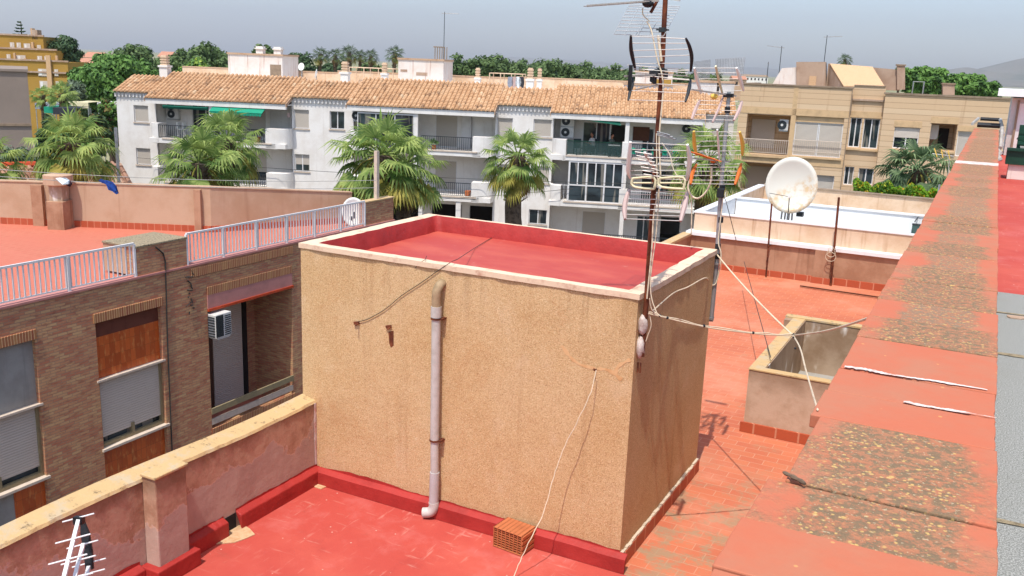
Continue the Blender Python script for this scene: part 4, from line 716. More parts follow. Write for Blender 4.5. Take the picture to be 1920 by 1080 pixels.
# cable and tangle
m = MB(); m.tube([Vector((BX+.02, *bx(a, c))) for a, c in ((291, 463), (305, 475), (309, 490), (311, 560), (313, 640), (318, 760), (322, 850))], .018, 5); m.build('cable', 'cable_dark', bb)
m = MB(); y_, z_ = bx(352, 507)
for k in range(14): m.tube([(BX+.02, y_+rnd.uniform(-.1, .12), z_-k*.085), (BX+.04, y_+rnd.uniform(-.16, .18), z_-k*.085-rnd.uniform(.0, .12))], .016, 4)
m.build('cable_tangle', 'cable_dark', bb)
ac = thing('air_conditioner', 'pale air conditioner with side louvres hung at the top of the brick loggia', 'air conditioner', (BX+.15, lga+.4, lgt-1.0))
pz = bx(410, 582)[1]
MB().box(BX-.1, BX+.26, lga+.02, lga+.6, pz-.68, pz-.02).build('casing', 'ac_white', ac, bevel=.015)
m = MB(); 
for i in range(8): m.box(BX-.06, BX+.23, lga-.0, lga+.018, pz-.64+i*.075, pz-.61+i*.075)
m.build('side_louvres', 'dark_metal', ac); m = MB()
for i in range(10): m.box(BX+.261, BX+.27, lga+.03, lga+.3, pz-.64+i*.058, pz-.605+i*.058)
m.box(BX+.258, BX+.262, lga+.03, lga+.3, pz-.65, pz-.05)
m.build('front_grille', 'dark_metal', ac); m = MB()
for i in range(10): m.box(BX+.261, BX+.27, lga+.35, lga+.57, pz-.64+i*.058, pz-.61+i*.058)
m.build('side_slots', 'dark_metal', ac); MB().box(BX-.05, BX+.24, lga+.1, lga+.55, pz-.72, pz-.68).build('bracket', 'ac_white', ac)
# railings
def railing(name, A, B, h, sp, label, posts, mat='white_metal', r=.014, group=None, parent=None):
    A, B = Vector(A), Vector(B); L = (B-A).length; root = parent or thing(name, label, 'railing', tuple((A+B)/2), 0, group)
    m = MB(); m.bar(A+Vector((0, 0, h)), B+Vector((0, 0, h)), .05, .05); m.build('top_rail', mat, root)
    m = MB(); n_ = int(L/sp)
    for i in range(n_+1): c = A.lerp(B, i/n_); m.box(c.x-r, c.x+r, c.y-r, c.y+r, c.z+.08, c.z+h-.02)
    m.bar(A+Vector((0, 0, .08)), B+Vector((0, 0, .08)), .03, .03); m.build('balusters', mat, root)
    for i in range(posts+1): c = A.lerp(B, i/posts); MB().box(c.x-.03, c.x+.03, c.y-.03, c.y+.03, c.z, c.z+h-.02).build('post', mat, root)
    return root
zr = zs0+.05
railing('roof_railing', (BX-.03, 8.0, zr), (BX-.03, ya_-.05, zr), .82, .125, 'white metal roof railing left of the brick pier on the brick block', 4, group='white railings on the brick block')
railing('roof_railing', (BX-.03, yb_+.03, zr), (BX-.03, 24.72, zr), .82, .125, 'white metal roof railing between the brick pier and the tan room', 6, group='white railings on the brick block')
# back wall of that roof terrace
T0, T1, T2 = atZ(-30, 338.5, .45), atZ(405, 352, .5), atZ(657, 362, .0)
B0, B1 = atZ(-30, 418, zs0), atZ(390, 437, zs0); T1 = Vector((B1.x, B1.y+.15, .53)); T0 = Vector((B0.x, B0.y, .4)); T2 = Vector((-18.9, 25.2, .0))
# choose top heights so that the wall top meets the measured sight lines at the wall's own place
def topz(px, py, P): v = ray(px, py); t = math.hypot(P.x, P.y)/math.hypot(v[0], v[1]); return EYE+v[2]*t
def pxof(P): q = np.array(P)-_O; return 960+F_*(q@_r)/(q@_d), 540-F_*(q@_u)/(q@_d)
tw = thing('terrace_back_wall', 'long peach rendered wall with red skirting behind the far left roof terrace', 'wall', (T1.x, T1.y, zs0))
segs = [(T0, topz(-30, 339, T0), T1, topz(405, 352, T1)), (T1, topz(405, 352, T1), T2, topz(pxof(T2)[0], 362, T2))]
print('wall', [(tuple(round(q, 2) for q in a), round(za, 2), round(zb, 2)) for a, za, b_, zb in segs], pxof((T2.x, T2.y, 0)))
m = MB(); cp = MB(); sk_ = MB()
for a, za, b_, zb in segs:
    dr = (b_-a); dr.z = 0; nn = Vector((-dr.y, dr.x, 0)).normalized()*.2
    A_, B_ = Vector((a.x, a.y, GZ)), Vector((b_.x, b_.y, GZ)); m.add([A_, B_, B_+nn, A_+nn, Vector((a.x, a.y, za)), Vector((b_.x, b_.y, zb)), Vector((b_.x, b_.y, zb))+nn, Vector((a.x, a.y, za))+nn], [(0, 1, 5, 4), (1, 2, 6, 5), (2, 3, 7, 6), (3, 0, 4, 7), (4, 5, 6, 7)])
    f = nn*-.12; P = [Vector((a.x, a.y, za))+f, Vector((b_.x, b_.y, zb))+f, Vector((b_.x, b_.y, zb))+nn*1.1, Vector((a.x, a.y, za))+nn*1.1]; cp.prism([p+Vector((0, 0, .003)) for p in P], (0, 0, .035))
    sk_.prism([Vector((a.x, a.y, zs0)), Vector((b_.x, b_.y, zs0)), Vector((b_.x, b_.y, zs0))-nn*.2, Vector((a.x, a.y, zs0))-nn*.2], (0, 0, .2))
m.build('wall', 'peach_render', tw); cp.build('cap', 'peach_render', tw); sk_.build('skirting', 'skirting_tile', tw)
def pil(px, w, dpt): 
    f = (px+30)/435; P = T0.lerp(T1, f); dr = (T1-T0); dr.z = 0; dr.normalize(); nn = Vector((dr.y, -dr.x, 0)); za = segs[0][1]+(segs[0][3]-segs[0][1])*f; c = Vector((P.x, P.y, (zs0+za)/2-.03)); return c, dr, nn, za
for px_, w_ in ((80, .34), (383, .2)):
    c, dr, nn, za = pil(px_, 0, 0); m = MB(); m.obox(c+nn*.08, dr*w_/2, nn*.08, (0, 0, (za-zs0)/2-.03)); m.build('pilaster', 'old_beige', tw)
c, dr, nn, za = pil(128, 0, 0); rc = thing('roof_chimney', 'squat rendered chimney with a wide round cap against the peach terrace wall', 'chimney', (c.x, c.y, zs0))
m = MB(); m.obox(c+nn*.35+Vector((0, 0, -.28)), dr*.26, nn*.3, (0, 0, .5)); m.build('base', 'old_beige', rc, bevel=.01)
m = MB(); m.obox(c+nn*.3+Vector((0, 0, .5)), dr*.2, nn*.22, (0, 0, .38)); m.build('shaft', 'well_inside', rc)
m = MB(); q = c+nn*.3; m.tube([Vector((q.x, q.y, za-.02)), Vector((q.x, q.y, za+.02)), Vector((q.x, q.y, za+.3))], [.3, .42, .42], 10); m.build('cap', 'peach_render', rc)
# clothes lines and washing
for k, (p, q) in enumerate((((-40, 315, 19.0), (705, 338, 25.5)), ((-40, 328, 18.6), (705, 352, 25.0)))):
    A, B = atD(*p), atD(*q); MB().tube(catenary(A, B, .12, 24), .007, 4).build('clothes_line', 'cable_grey', label=('upper' if k == 0 else 'lower')+' thin clothes line stretched over the far left roof terrace', cat='clothes line', group='clothes lines')
def cloth(q, D, mat, label, name='garment', cat='clothing', mats=None):
    m = MB(); P = [atD(a, b, D+.04*math.sin(a*.9+b)) for a, b in q]; k = len(P)
    m.prism(P, Vector(_d)*.05); return m.build(name, mat, label=label, cat=cat)
cloth([(104, 334), (113, 333), (122, 333), (129, 338), (128, 345), (117, 346), (110, 341)], 19.6, 'cloth_white', 'white cloth hanging on the line before the round capped chimney')
cloth([(122, 340), (130, 338), (134, 343), (130, 350), (125, 348)], 19.7, 'cloth_dark', 'small brownish cloth blown beside the white cloth on the line')
cloth([(184, 339), (189, 335), (194, 338), (200, 338), (210, 341), (217, 349), (221, 362), (217, 364), (211, 359), (203, 356), (199, 346), (190, 342)], 20.2, 'cloth_blue', 'blue and purple cloth blown sideways on the clothes line')
# white dish on the terrace behind the railing
dq = thing('white_satellite_dish', 'white satellite dish behind the roof railing near the brick end wall', 'satellite dish', (BX-.6, 23.4, zs0))
cd = atX(664, 398, BX-.5); rt, up_ = dish(dq, cd, .42, .5, Vector((.75, -.5, .25)), mat='white_plastic'); m = MB(); f = cd+Vector((.3, -.55, -.1)); m.tube([cd+Vector((0, 0, -.45)), f], .015, 6); m.obox(f, (.04, 0, 0), (0, .04, 0), (0, 0, .06)); m.tube([cd, Vector((cd.x-.1, cd.y+.1, zs0))], .03, 8); m.build('arm_and_stand', 'dark_metal', dq)
wp = thing('wooden_post', 'pale wooden post rising before the large palm at the brick end wall', 'post', (BX-.15, 25.0, -.1)); p = atX(705, 283, BX-.15); q_ = atX(706, 372, BX-.15)
MB().box(q_.x-.06, q_.x+.06, q_.y-.07, q_.y+.07, -.12, p.z).build('post', 'clay' if False else 'pale_stone', wp)
# low house with old tile roof behind the terrace wall
def tiles(mb, x0, x1, ye, ze, yr, zr, pitch=.27, row=.4, n=5, m=0):
    nr = max(1, round(abs(yr-ye)/row)); sl = (zr-ze)/(yr-ye); rw_ = (yr-ye)/nr; nc = int((x1-x0)/pitch); p_ = (x1-x0)/nc
    mb.quad((x0, ye, ze), (x1, ye, ze), (x1, yr, zr), (x0, yr, zr), m)
    for i in range(nc):
        cx_ = x0+(i+.5)*p_+rnd.uniform(-.006, .006)
        for j in range(nr):
            ya, yb = ye+j*rw_-.03, ye+(j+1)*rw_+.02; vs = []
            for (yy, R, lift) in ((ya, .42*p_, .035+rnd.uniform(0, .01)), (yb, .34*p_, .006)):
                zz = ze+(yy-ye)*sl
                for k in range(n): a = math.pi*k/(n-1); vs.append((cx_-R*math.cos(a), yy, zz+lift*1.0+R*math.sin(a)*1.0))
            mb.add(vs, [(k, k+1, n+k+1, n+k) for k in range(n-1)]+[tuple(range(n-1, -1, -1))], m)
A = atD(-60, 306, 35); B = atD(228, 313, 38.3); A.z = B.z = (A.z+B.z)/2; ang = math.atan2(B.y-A.y, B.x-A.x); Lh = (B-A).length
LF = []
lh = thing('low_tiled_house', 'low house with weathered dark clay tiles behind the far left terrace wall', 'house', (A.x, A.y, GZ), ang, local=True)
hz = A.z-GZ; m = MB(); m.box(0, Lh, -3.8, 3.8, 0, hz-1.75); m.prism([(0, -4.1, hz-1.78), (0, 4.1, hz-1.78), (0, 0, hz-.05)], (Lh, 0, 0)); m.build('wall', 'peach_render', lh); m = MB(); tiles(m, 0, Lh, -4.2, hz-1.75, 0, hz, pitch=.24); m.quad((0, 0, hz), (Lh, 0, hz), (Lh, 4.2, hz-1.75), (0, 4.2, hz-1.75)); m.build('roof', 'old_roof_tile', lh); m = MB(); m.tube([(0, 0, hz+.03), (Lh*.62, 0, hz+.03)], .14, 8); m.build('ridge_tiles', 'lintel_orange', lh)
m = MB(); m.box(Lh*.88, Lh*.88+.1, -2, -1.9, hz-1.3, hz+1.6); m.build('post', 'galv', lh)

# ================================================================ WHITE TERRACE HOUSES
def frame(pa, da, pb, db):
    A, B = atD(pa, 300, da), atD(pb, 300, db); A.z = B.z = 0; u = (B-A).normalized(); return A, u, Vector((-u.y, u.x, 0)), (B-A).length
FW = frame(225, 60.7, 1370, 55.2)
def fl(F, px, py, off=0):
    A, u, n_, L = F; v = ray(px, py); a = A+n_*off; t = ((a.x)*n_.x+(a.y)*n_.y)/(v[0]*n_.x+v[1]*n_.y); p = Vector(_O+v*t); return (Vector((p.x, p.y, 0))-a).dot(u), p.z
def toW(F, s, y, z): A, u, n_, L = F; return A+u*s+n_*y+Vector((0, 0, z))
def sx(px, py=240, off=0): return fl(FW, px, py, off)[0]
class HM(MB):
    def __init__(s, off): super().__init__(); s.off = off
    def build(s, *a, **k): s.v = [(v[0]-s.off, v[1], v[2]-GZ) for v in s.v]; return super().build(*a, **k)
def mkwin(H, root, s0, s1, z0, z1, y=.1, kind='shutter', frac=1.0, name='window'):
    f = H(); t_ = .05; f.box(s0, s0+t_, y, y+.06, z0, z1); f.box(s1-t_, s1, y, y+.06, z0, z1); f.box(s0+t_, s1-t_, y, y+.06, z1-t_, z1); f.box(s0+t_, s1-t_, y, y+.06, z0, z0+t_)
    if kind != 'shutter' or frac < 1: f.box((s0+s1)/2-.03, (s0+s1)/2+.03, y+.005, y+.055, z0+t_, z1-t_)
    o = f.build(name, 'white_metal', root)
    if kind == 'shutter': zz = z1-(z1-z0)*frac; g = H(); g.box(s0+t_, s1-t_, y+.012, y+.03, zz+(t_ if frac == 1 else 0), z1-t_); g.build('shutter', 'shutter_beige', o)
    if kind != 'shutter' or frac < 1: g = H(); g.box(s0+t_, s1-t_, y+.035, y+.045, z0+t_, z1-t_); g.build('pane', 'glass', o)
    return o
def mkrail(H, root, s0, s1, y, z0, z1, mat='dark_metal', sp=.13, r=.012):
    g = H(); g.box(s0, s1, y-.02, y+.02, z1-.04, z1); g.box(s0, s1, y-.015, y+.015, z0+.05, z0+.08); k = max(2, int((s1-s0)/sp))
    for i in range(k+1): c = s0+(s1-s0)*i/k; g.box(c-r, c+r, y-r, y+r, z0+.08, z1-.04)
    g.build('railing', mat, root)
FL0 = -.82; STO = 2.78; CE = 1.38; YB = 1.3; GR = GZ
def block(H, root, s0, s1, z0, z1, rounded=0, mat='white_render', y0=-1.05, t=.16):
    g = H()
    if not rounded: g.box(s0, s1, y0, YB if False else 0.0, z0, z1)
    else:
        pts = []; R = min(.75, s1-s0-.05); n_ = 8
        if rounded > 0: pts = [(s0, y0)]+[(s1-R+R*math.sin(a), y0+R-R*math.cos(a)) for a in [math.pi/2*i/n_ for i in range(n_+1)]]+[(s1, 0), (s0, 0)]
        else: pts = [(s0+R-R*math.sin(a), y0+R-R*math.cos(a)) for a in [math.pi/2*(1-i/n_) for i in range(n_+1)]]+[(s1, y0), (s1, 0), (s0, 0)]; 
        g.prism([(a, b, z0) for a, b in pts], (0, 0, z1-z0))
    g.build('balcony_parapet', mat, root)
def acunit(F, s, y, z, label, w=.82, h=.62, nm='ac units on the white houses'):
    A, u, n_, L = F; loc = toW(F, s, y, z); r = thing('air_conditioner', label, 'air conditioner', tuple(loc), math.atan2(u.y, u.x), nm, local=True)
    MB().box(-w/2, w/2, -.3, 0, 0, h).build('casing', 'ac_white', r, bevel=.02); m = MB(); m.tube([(-.1, -.305, h/2), (-.1, -.32, h/2)], h*.42, 16); m.build('fan_grille', 'dark_metal', r); MB().tube([(-.1, -.32, h/2), (-.1, -.33, h/2)], h*.12, 10).build('fan_hub', 'ac_white', r)
    MB().box(-w/2, w/2, -.28, 0, -.05, -.01).build('bracket', 'galv', r); return r
def house(idx, s0, s1, f0, f1, dz, label, windows, bay):
    H = lambda: HM(s0); A, u, n_, L = FW; root = thing('terrace_house', label, 'house', tuple(toW(FW, s0, 0, GZ)), math.atan2(u.y, u.x), 'white terrace houses', local=True)
    b0, b1 = bay['x']; zf = FL0+dz; ce = CE+dz
    # walls
    w = H(); w.wall(f0, f1, GR, 1.95+dz, 0, .25, [x[:4] for x in windows])
    gz = [x for x in bay.get('gholes', [])]
    w.wall(b0, b1, GR, 2.1+dz, YB, YB+.2, bay['holes'])
    for q in ((b0, 1), (b1, -1)): w.quad((q[0], 0, GR), (q[0], YB, GR), (q[0], YB, 2.0+dz), (q[0], 0, 2.0+dz))
    for q in (s0, s1): w.quad((q, 0, GR), (q, 9, GR), (q, 9, 2.6+dz), (q, 0, 1.95+dz)) 
    w.quad((s0, 9, GR), (s1, 9, GR), (s1, 9, 2.6+dz), (s0, 9, 2.6+dz)); w.build('wall', 'white_render', root)
    g = H(); g.box(s0+.01, s1-.01, 2.2, 8.99, 2.3+dz, 2.6+dz); g.build('flat_roof', 'pink_white', root)
    g = H(); g.box(s0, s1, 9.0, 9.15, 2.5+dz, 3.5+dz); g.build('terrace_parapet', 'stained_beige', root); g = H(); g.box(s0-.0, s1+.0, 8.97, 9.2, 3.502+dz, 3.58+dz); g.build('parapet_cap', 'lintel_orange' if False else 'peach_render', root)
    for (a, b, c, e, k, fr) in windows:
        mkwin(H, root, a, b, c, e, .1, k, fr); g = H(); g.box(a-.05, b+.05, -.06, .1, c-.07, c); g.build('sill', 'pale_stone', root)
    # roof
    g = H(); ez, rz_ = 1.66+dz, 3.22+dz; sl = (rz_-ez)/3.75; tiles(g, b0-.12, b1+.1, -1.15, ez, 2.6, rz_); fa, fb = (f0-.1, f1-.0); fb = min(fb, b0-.1) if f0 < b0 else fb; fa = max(fa, b1+.1) if f0 > b0 else fa
    tiles(g, fa, fb, -.2, ez+.95*sl+(-.22 if False else -.12), 2.35, rz_-.3); g.build('roof', 'roof_tile', root)
    for q, q2 in ((b0-.14, b0-.15), (b1+.1, b1+.11)): g = H(); g.prism([(q, -1.15, ez-.2), (q, 2.6, rz_-.25), (q, 2.6, rz_+.02), (q, -1.15, ez+.02)], (.03, 0, 0)); g.build('verge', 'pale_plaster', root)
    g = H(); g.box(b0-.05, b1+.05, 2.6, 2.8, 2.6+dz, rz_+.02); g.box(fa, fb, 2.35, 2.55, 2.3+dz, rz_-.28); g.build('ridge_wall', 'pink_white', root)
    g = H(); g.box(b0-.1, b1+.08, -1.1, -.86, ce-.05, ez-.02); g.box(b0-.1, b1+.08, -.86, YB, ez-.12, ez-.04); g.build('eaves_beam', 'white_render', root)
    g = H(); nn = int((fb-fa)/.24)
    for i in range(nn): c = fa+(i+.5)*(fb-fa)/nn; g.box(c-.04, c+.04, -.12, -.012, 1.52+dz+.1, 1.72+dz+.1)
    g.box(fa, fb, -.014, -.003, 1.6+dz, 1.84+dz)
    g.build('eaves_dentils', 'white_render', root)
    # slabs
    for k in (0, 1):
        z = zf-k*STO; g = H(); g.box(b0+.0, b1-.0, -1.05, YB, z-.3, z); g.build('balcony_slab', 'white_render', root)
        g = H(); g.box(b0+.9, b1-.9, -1.09, -1.0, z-.06, z+.02); g.build('slab_edge', 'pale_stone', root)
    for (a, b, k, rd) in bay['blocks']: block(H, root, a, b, zf-k*STO-.32, zf-k*STO+.93, rd)
    for (a, b, k, mat, hh) in bay['rails']: mkrail(H, root, a, b, -1.0, zf-k*STO, zf-k*STO+hh, mat)
    for (c, k0, wd) in bay['cols']:
        for k in k0:
            top_ = ce if k == 0 else zf-(k-1)*STO-.3; bot = zf-k*STO if k < 2 else GR; g = H(); g.box(c-wd/2, c+wd/2, -1.0, -.75, bot, top_); g.build('column', 'white_render', root)
    for (a, b, c, e, k, fr) in bay['wins']: mkwin(H, root, a, b, c, e, YB+.03, k, fr, 'door' if e-c > 1.7 else 'window')
    return root, H
m = MB(); m.add([toW(FW, -30, -26, GZ+.01), toW(FW, 62, -26, GZ+.01), toW(FW, 62, -3.4, GZ+.01), toW(FW, -30, -3.4, GZ+.01)], [(0, 1, 2, 3)]); m.build('street', 'asphalt', kind='structure')
m = MB(); m.prism([toW(FW, -30, -3.4, GZ), toW(FW, 62, -3.4, GZ), toW(FW, 62, 14, GZ), toW(FW, -30, 14, GZ)], (0, 0, .12)); m.build('pavement', 'pavement', kind='structure')
# house 1 (left)
dz = -.08
win = [(1.16, 2.16, -.05, 1.03, 'shutter', 1), (1.16, 2.16, -2.8, -1.72, 'shutter', 1)]
bay = dict(x=(2.7, 11.8), holes=[(4.5, 6.4, -.8, 1.15), (7.4, 9.6, -.8, 1.2), (4.5, 6.4, -3.6, -1.7), (7.4, 9.6, -3.6, -1.6)],
    blocks=[(2.62, 3.35, 0, -1), (10.5, 11.9, 0, 1), (2.62, 3.2, 1, -1), (10.5, 11.9, 1, 1)],
    rails=[(3.38, 10.48, 0, 'dark_metal', .85), (3.25, 10.48, 1, 'dark_metal', .85)], cols=[(6.9, (0,), .22), (6.9, (2,), .3), (3.2, (2,), .3), (11.2, (2,), .3)],
    wins=[(4.5, 6.4, -.8, 1.15, 'glass', 1), (7.4, 9.6, -.8, 1.2, 'shutter', 1), (4.5, 6.4, -3.6, -1.7, 'glass', 1), (7.4, 9.6, -3.6, -1.6, 'shutter', .7)])
h1, H1 = house(1, 0, 11.85, 0, 2.7, dz, 'left end white house with rolled green awnings and grey shutters behind twin palms', win, bay)
g = H1(); g.box(10.0, 11.7, YB-.35, YB, -.85, 1.3); g.build('grey_partition', 'shade_white', h1)
g = H1(); g.prism([(3.75, -1.02, 1.2), (3.75, -1.12, 1.12), (3.75, -1.06, .98), (3.75, -.95, 1.1)], (3.0, 0, 0)); g.build('rolled_awning', 'awning_green', h1)
g = H1(); g.prism([(7.05, -.9, 1.28), (7.05, -1.5, .98), (7.05, -1.5, .93), (7.05, -.9, 1.24)], (3.45, 0, 0)); 
for i in range(17): g.prism([(7.07+i*.2, -1.5, .98), (7.25+i*.2, -1.5, .98), (7.25+i*.2, -1.5, .82), (7.16+i*.2, -1.5, .76), (7.07+i*.2, -1.5, .82)], (0, .015, 0))
g.build('green_awning', 'awning_bright', h1)
g = H1(); g.box(11.55, 11.75, -.03, .0, .72, 1.0); g.build('wall_sign', 'pink_plastic', h1)
g = H1(); 
for q in (4.3, 4.7): g.tube([(q, -.3, -.8), (q, -.3, -.35), (q+.4, -.3, -.35), (q+.4, -.1, -.8)], .02, 5); g.box(q-.05, q+.45, -.35, .05, -.38, -.34); g.box(q-.05, q, -.35, .05, -.38, .1)
g.build('balcony_chairs', 'white_plastic', h1)
# house 2 (middle)
dz = .06
win = [(11.98, 12.98, .06, 1.24, 'shutter', 1), (14.34, 15.3, .13, 1.24, 'glass', 1), (11.98, 12.98, -2.66, -1.56, 'shutter', .6)]
bay = dict(x=(15.9, 24.9), holes=[(17.2, 19.6, -.75, 1.2), (20.85, 22.3, -.75, 1.25), (17.2, 19.6, -3.5, -1.6), (20.85, 22.3, -3.5, -1.6), (16.3, 19.9, GR+.1, -4.4), (20.7, 22.7, GR+.1, -4.4), (23.2, 24.7, GR+.1, -4.4)],
    blocks=[(23.7, 24.95, 0, 1), (15.85, 16.5, 0, -1), (23.7, 24.95, 1, 1), (15.85, 16.5, 1, -1)],
    rails=[(20.5, 23.68, 0, 'dark_metal', .86), (16.5, 20.0, 0, 'dark_metal', .86), (16.5, 23.68, 1, 'dark_metal', .86)], cols=[(20.15, (0, 1), .22), (20.5, (2,), .25), (22.9, (2,), .3), (16.2, (2,), .35)],
    wins=[(17.2, 19.6, -.75, 1.2, 'glass', 1), (20.85, 22.3, -.75, 1.25, 'shutter', 1), (20.85, 22.3, -3.5, -1.6, 'shutter', 1), (17.2, 19.6, -3.5, -1.6, 'glass', 1)])
h2, H2 = house(2, 11.85, 24.9, 11.85, 15.9, dz, 'middle white house with glazed left balcony half and open garage bays below', win, bay)
g = H2(); 
for a, b in ((16.45, 16.5), (17.6, 17.65), (18.8, 18.85), (19.98, 20.03)): g.box(a, b, -1.0, -.94, -.72, 1.25)
g.box(16.45, 20.03, -1.0, -.94, 1.25, 1.32); gw = g.build('balcony_glazing', 'white_metal', h2); g = H2(); g.box(16.5, 19.98, -.98, -.96, .12, 1.25); g.build('pane', 'glass', gw)
g = H2(); g.box(22.6, 23.2, YB-.3, YB, -.75, 1.35); g.build('grey_partition', 'shade_white', h2)
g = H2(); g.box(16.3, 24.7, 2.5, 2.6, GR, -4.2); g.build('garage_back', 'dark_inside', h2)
for k in range(2): g = H2(); g.prism([(23.25-k*.0, -.6+k*.3, FL0+dz-STO+.0), (23.45, -.6+k*.3, FL0+dz-STO), (23.5, -.6+k*.3, FL0+dz-STO+.3), (23.2, -.6+k*.3, FL0+dz-STO+.3)], (0, .25, 0)); g.build('flower_pot', 'clay', h2)
# house 3 (right)
dz = .16
win = [(24.98, 25.98, .15, 1.32, 'shutter', 1), (27.26, 28.38, .27, 1.34, 'shutter', 1), (27.2, 28.35, -5.14, -4.21, 'glass', 1), (24.98, 25.98, -2.6, -1.5, 'shutter', 1), (27.26, 28.38, -2.55, -1.5, 'shutter', 1)]
bay = dict(x=(28.5, 37.35), holes=[(30.2, 31.9, -.66, 1.25), (31.95, 33.0, -.66, 1.15), (33.87, 34.6, -.5, 1.03), (29.7, 32.8, -3.4, -1.5), (34, 36.4, -3.4, -1.5), (30.45, 31.95, GR, -4.3), (33.9, 34.8, GR, -4.4), (35.4, 36.6, GR, -4.4)],
    blocks=[(28.5, 29.4, 0, -1), (32.74, 33.2, 0, 0), (36.6, 37.4, 0, 1), (28.5, 29.2, 1, -1), (32.74, 33.2, 1, 0), (36.6, 37.4, 1, 1)],
    rails=[(33.22, 36.58, 0, 'dark_metal', .86), (33.22, 36.58, 1, 'white_metal', .86), (30.3, 36.6, 2, 'dark_metal', .9)], cols=[(32.98, (0, 1), .24), (33.0, (2,), .24)],
    wins=[(30.2, 31.9, -.66, 1.25, 'glass', 1), (33.87, 34.6, -.5, 1.03, 'glass', 1), (34, 36.4, -3.4, -1.5, 'glass', 1), (30.45, 31.95, GR, -4.3, 'shutter', 1), (33.9, 34.8, GR, -4.4, 'glass', 1)])
h3, H3 = house(3, 24.9, 39.2, 24.9, 28.5, dz, 'right white house with white framed glazed gallery under a balcony with two people', win, bay)
zf = FL0+dz
w = H3(); w.wall(37.35, 39.2, GR, 2.1+dz, 0, .25, [(37.9, 38.8, .3, 1.3), (37.9, 38.8, -2.5, -1.5)]); w.build('end_wall', 'white_render', h3)
mkwin(H3, h3, 37.9, 38.8, .3, 1.3); mkwin(H3, h3, 37.9, 38.8, -2.5, -1.5)
g = H3(); tiles(g, 37.45, 39.3, -.2, 1.95+dz, 2.35, 3.0+dz); g.build('roof', 'roof_tile', h3)
g = H3(); g.box(29.45, 32.7, -1.0, -.975, zf+.06, zf+.86); g.build('glass_balustrade', 'smoked_glass', h3); g = H3(); g.box(29.42, 32.72, -1.02, -.96, zf+.86, zf+.9); g.build('balustrade_rail', 'green_metal', h3)
# gallery
g = H3(); z0, z1 = zf-STO, zf-.3; zm = z0+.98; ga, gb = 29.62, 32.92
g.box(ga, gb, -1.02, -.94, z0, z0+.09); g.box(ga, gb, -1.02, -.94, zm, zm+.08); g.box(ga, gb, -1.02, -.94, z1-.1, z1)
for i in range(7): c = ga+(gb-ga-.08)*i/6; g.box(c, c+(.1 if i % 2 == 0 else .07), -1.03, -.93, zm+.08, z1-.1)
for i in (0, 1, 2, 3): c = ga+(gb-ga-.08)*i/3; g.box(c, c+.09, -1.03, -.93, z0+.09, zm)
gl = g.build('gallery_frame', 'white_metal', h3); g = H3(); g.box(ga+.05, gb-.05, -.985, -.97, z0+.05, z1-.05); g.build('pane', 'glass', gl)
mkrail(H3, h3, 29.2, 29.6, -1.0, z0, z0+1.0, 'white_metal', .3, .01)
g = H3(); g.prism([(29.7, -1.0, 1.52), (32.5, -1.0, 1.52), (32.6, -1.1, 1.25), (31.2, -1.1, 1.4)], (0, .05, 0)); g.build('green_awning', 'awning_green', h3)
g = H3(); g.box(33.3, 34.3, YB-.04, YB, .25, 1.1); g.build('picture', 'wood_dark', h3)
for k in range(5):
    a = 33.4+k*.62; g = H3(); g.ball((a, -1.15, zf+.55), (.16, .12, .1), jit=.25); g.box(a-.14, a+.14, -1.2, -1.05, zf+.3, zf+.48); g.build('green_planter', 'awning_bright', h3)
g = H3(); g.box(38.6, 38.8, -.05, 0, GR, 1.9); g.build('downpipe', 'stone_cap', h3)
def potplant(s, z, sc, label):
    P = toW(FW, s, -.6, z); r = thing('potted_plant', label, 'potted plant', tuple(P), 0, 'potted plants on the white house balconies'); MB().tube([P, P+Vector((0, 0, .3*sc))], [.13*sc, .18*sc], 9).build('pot', 'clay', r); m = MB()
    for i in range(90): v = Vector((rnd.gauss(0, 1), rnd.gauss(0, 1), abs(rnd.gauss(0, 1)))).normalized(); q = P+Vector((0, 0, .4*sc))+v*.33*sc*rnd.uniform(.4, 1); a_ = v.cross(Vector((rnd.random(), rnd.random(), .3))).normalized(); m.add([q-a_*.06, q+v*.07, q+a_*.06, q-v*.05], [(0, 1, 2, 3)])
    m.build('foliage', 'leaf_bright', r)
potplant(9.8, FL0-.08, 1.1, 'potted plant by the green awning of the left white house'); potplant(21.2, FL0+.06, .9, 'potted plant left on the middle house upper balcony'); potplant(34.9, FL0+.16, 1.2, 'potted plant behind the rusty mast on the right house balcony')
for i, (s_, mt, lb) in enumerate(((22.2, 'cloth_white', 'white towel over the upper railing of the middle white house'), (22.75, 'cloth_grey', 'grey towel over the upper railing of the middle white house'))):
    m = MB(); z_ = FL0+.06+.86; m.prism([toW(FW, s_+a, -1.05, z_+b) for a, b in ((0, .03), (.4, .03), (.38, -.5), (.03, -.47))], FW[2]*-.015); m.prism([toW(FW, s_+a, -.96, z_+b) for a, b in ((0, .03), (.4, .03), (.38, -.3), (.03, -.3))], FW[2]*.015); m.prism([toW(FW, s_+a, -1.06, z_+b) for a, b in ((0, .015), (.4, .015), (.4, .035), (0, .035))], FW[2]*.115)
    m.build('towel', mt, label=lb, cat='towel') if i == 9 else None
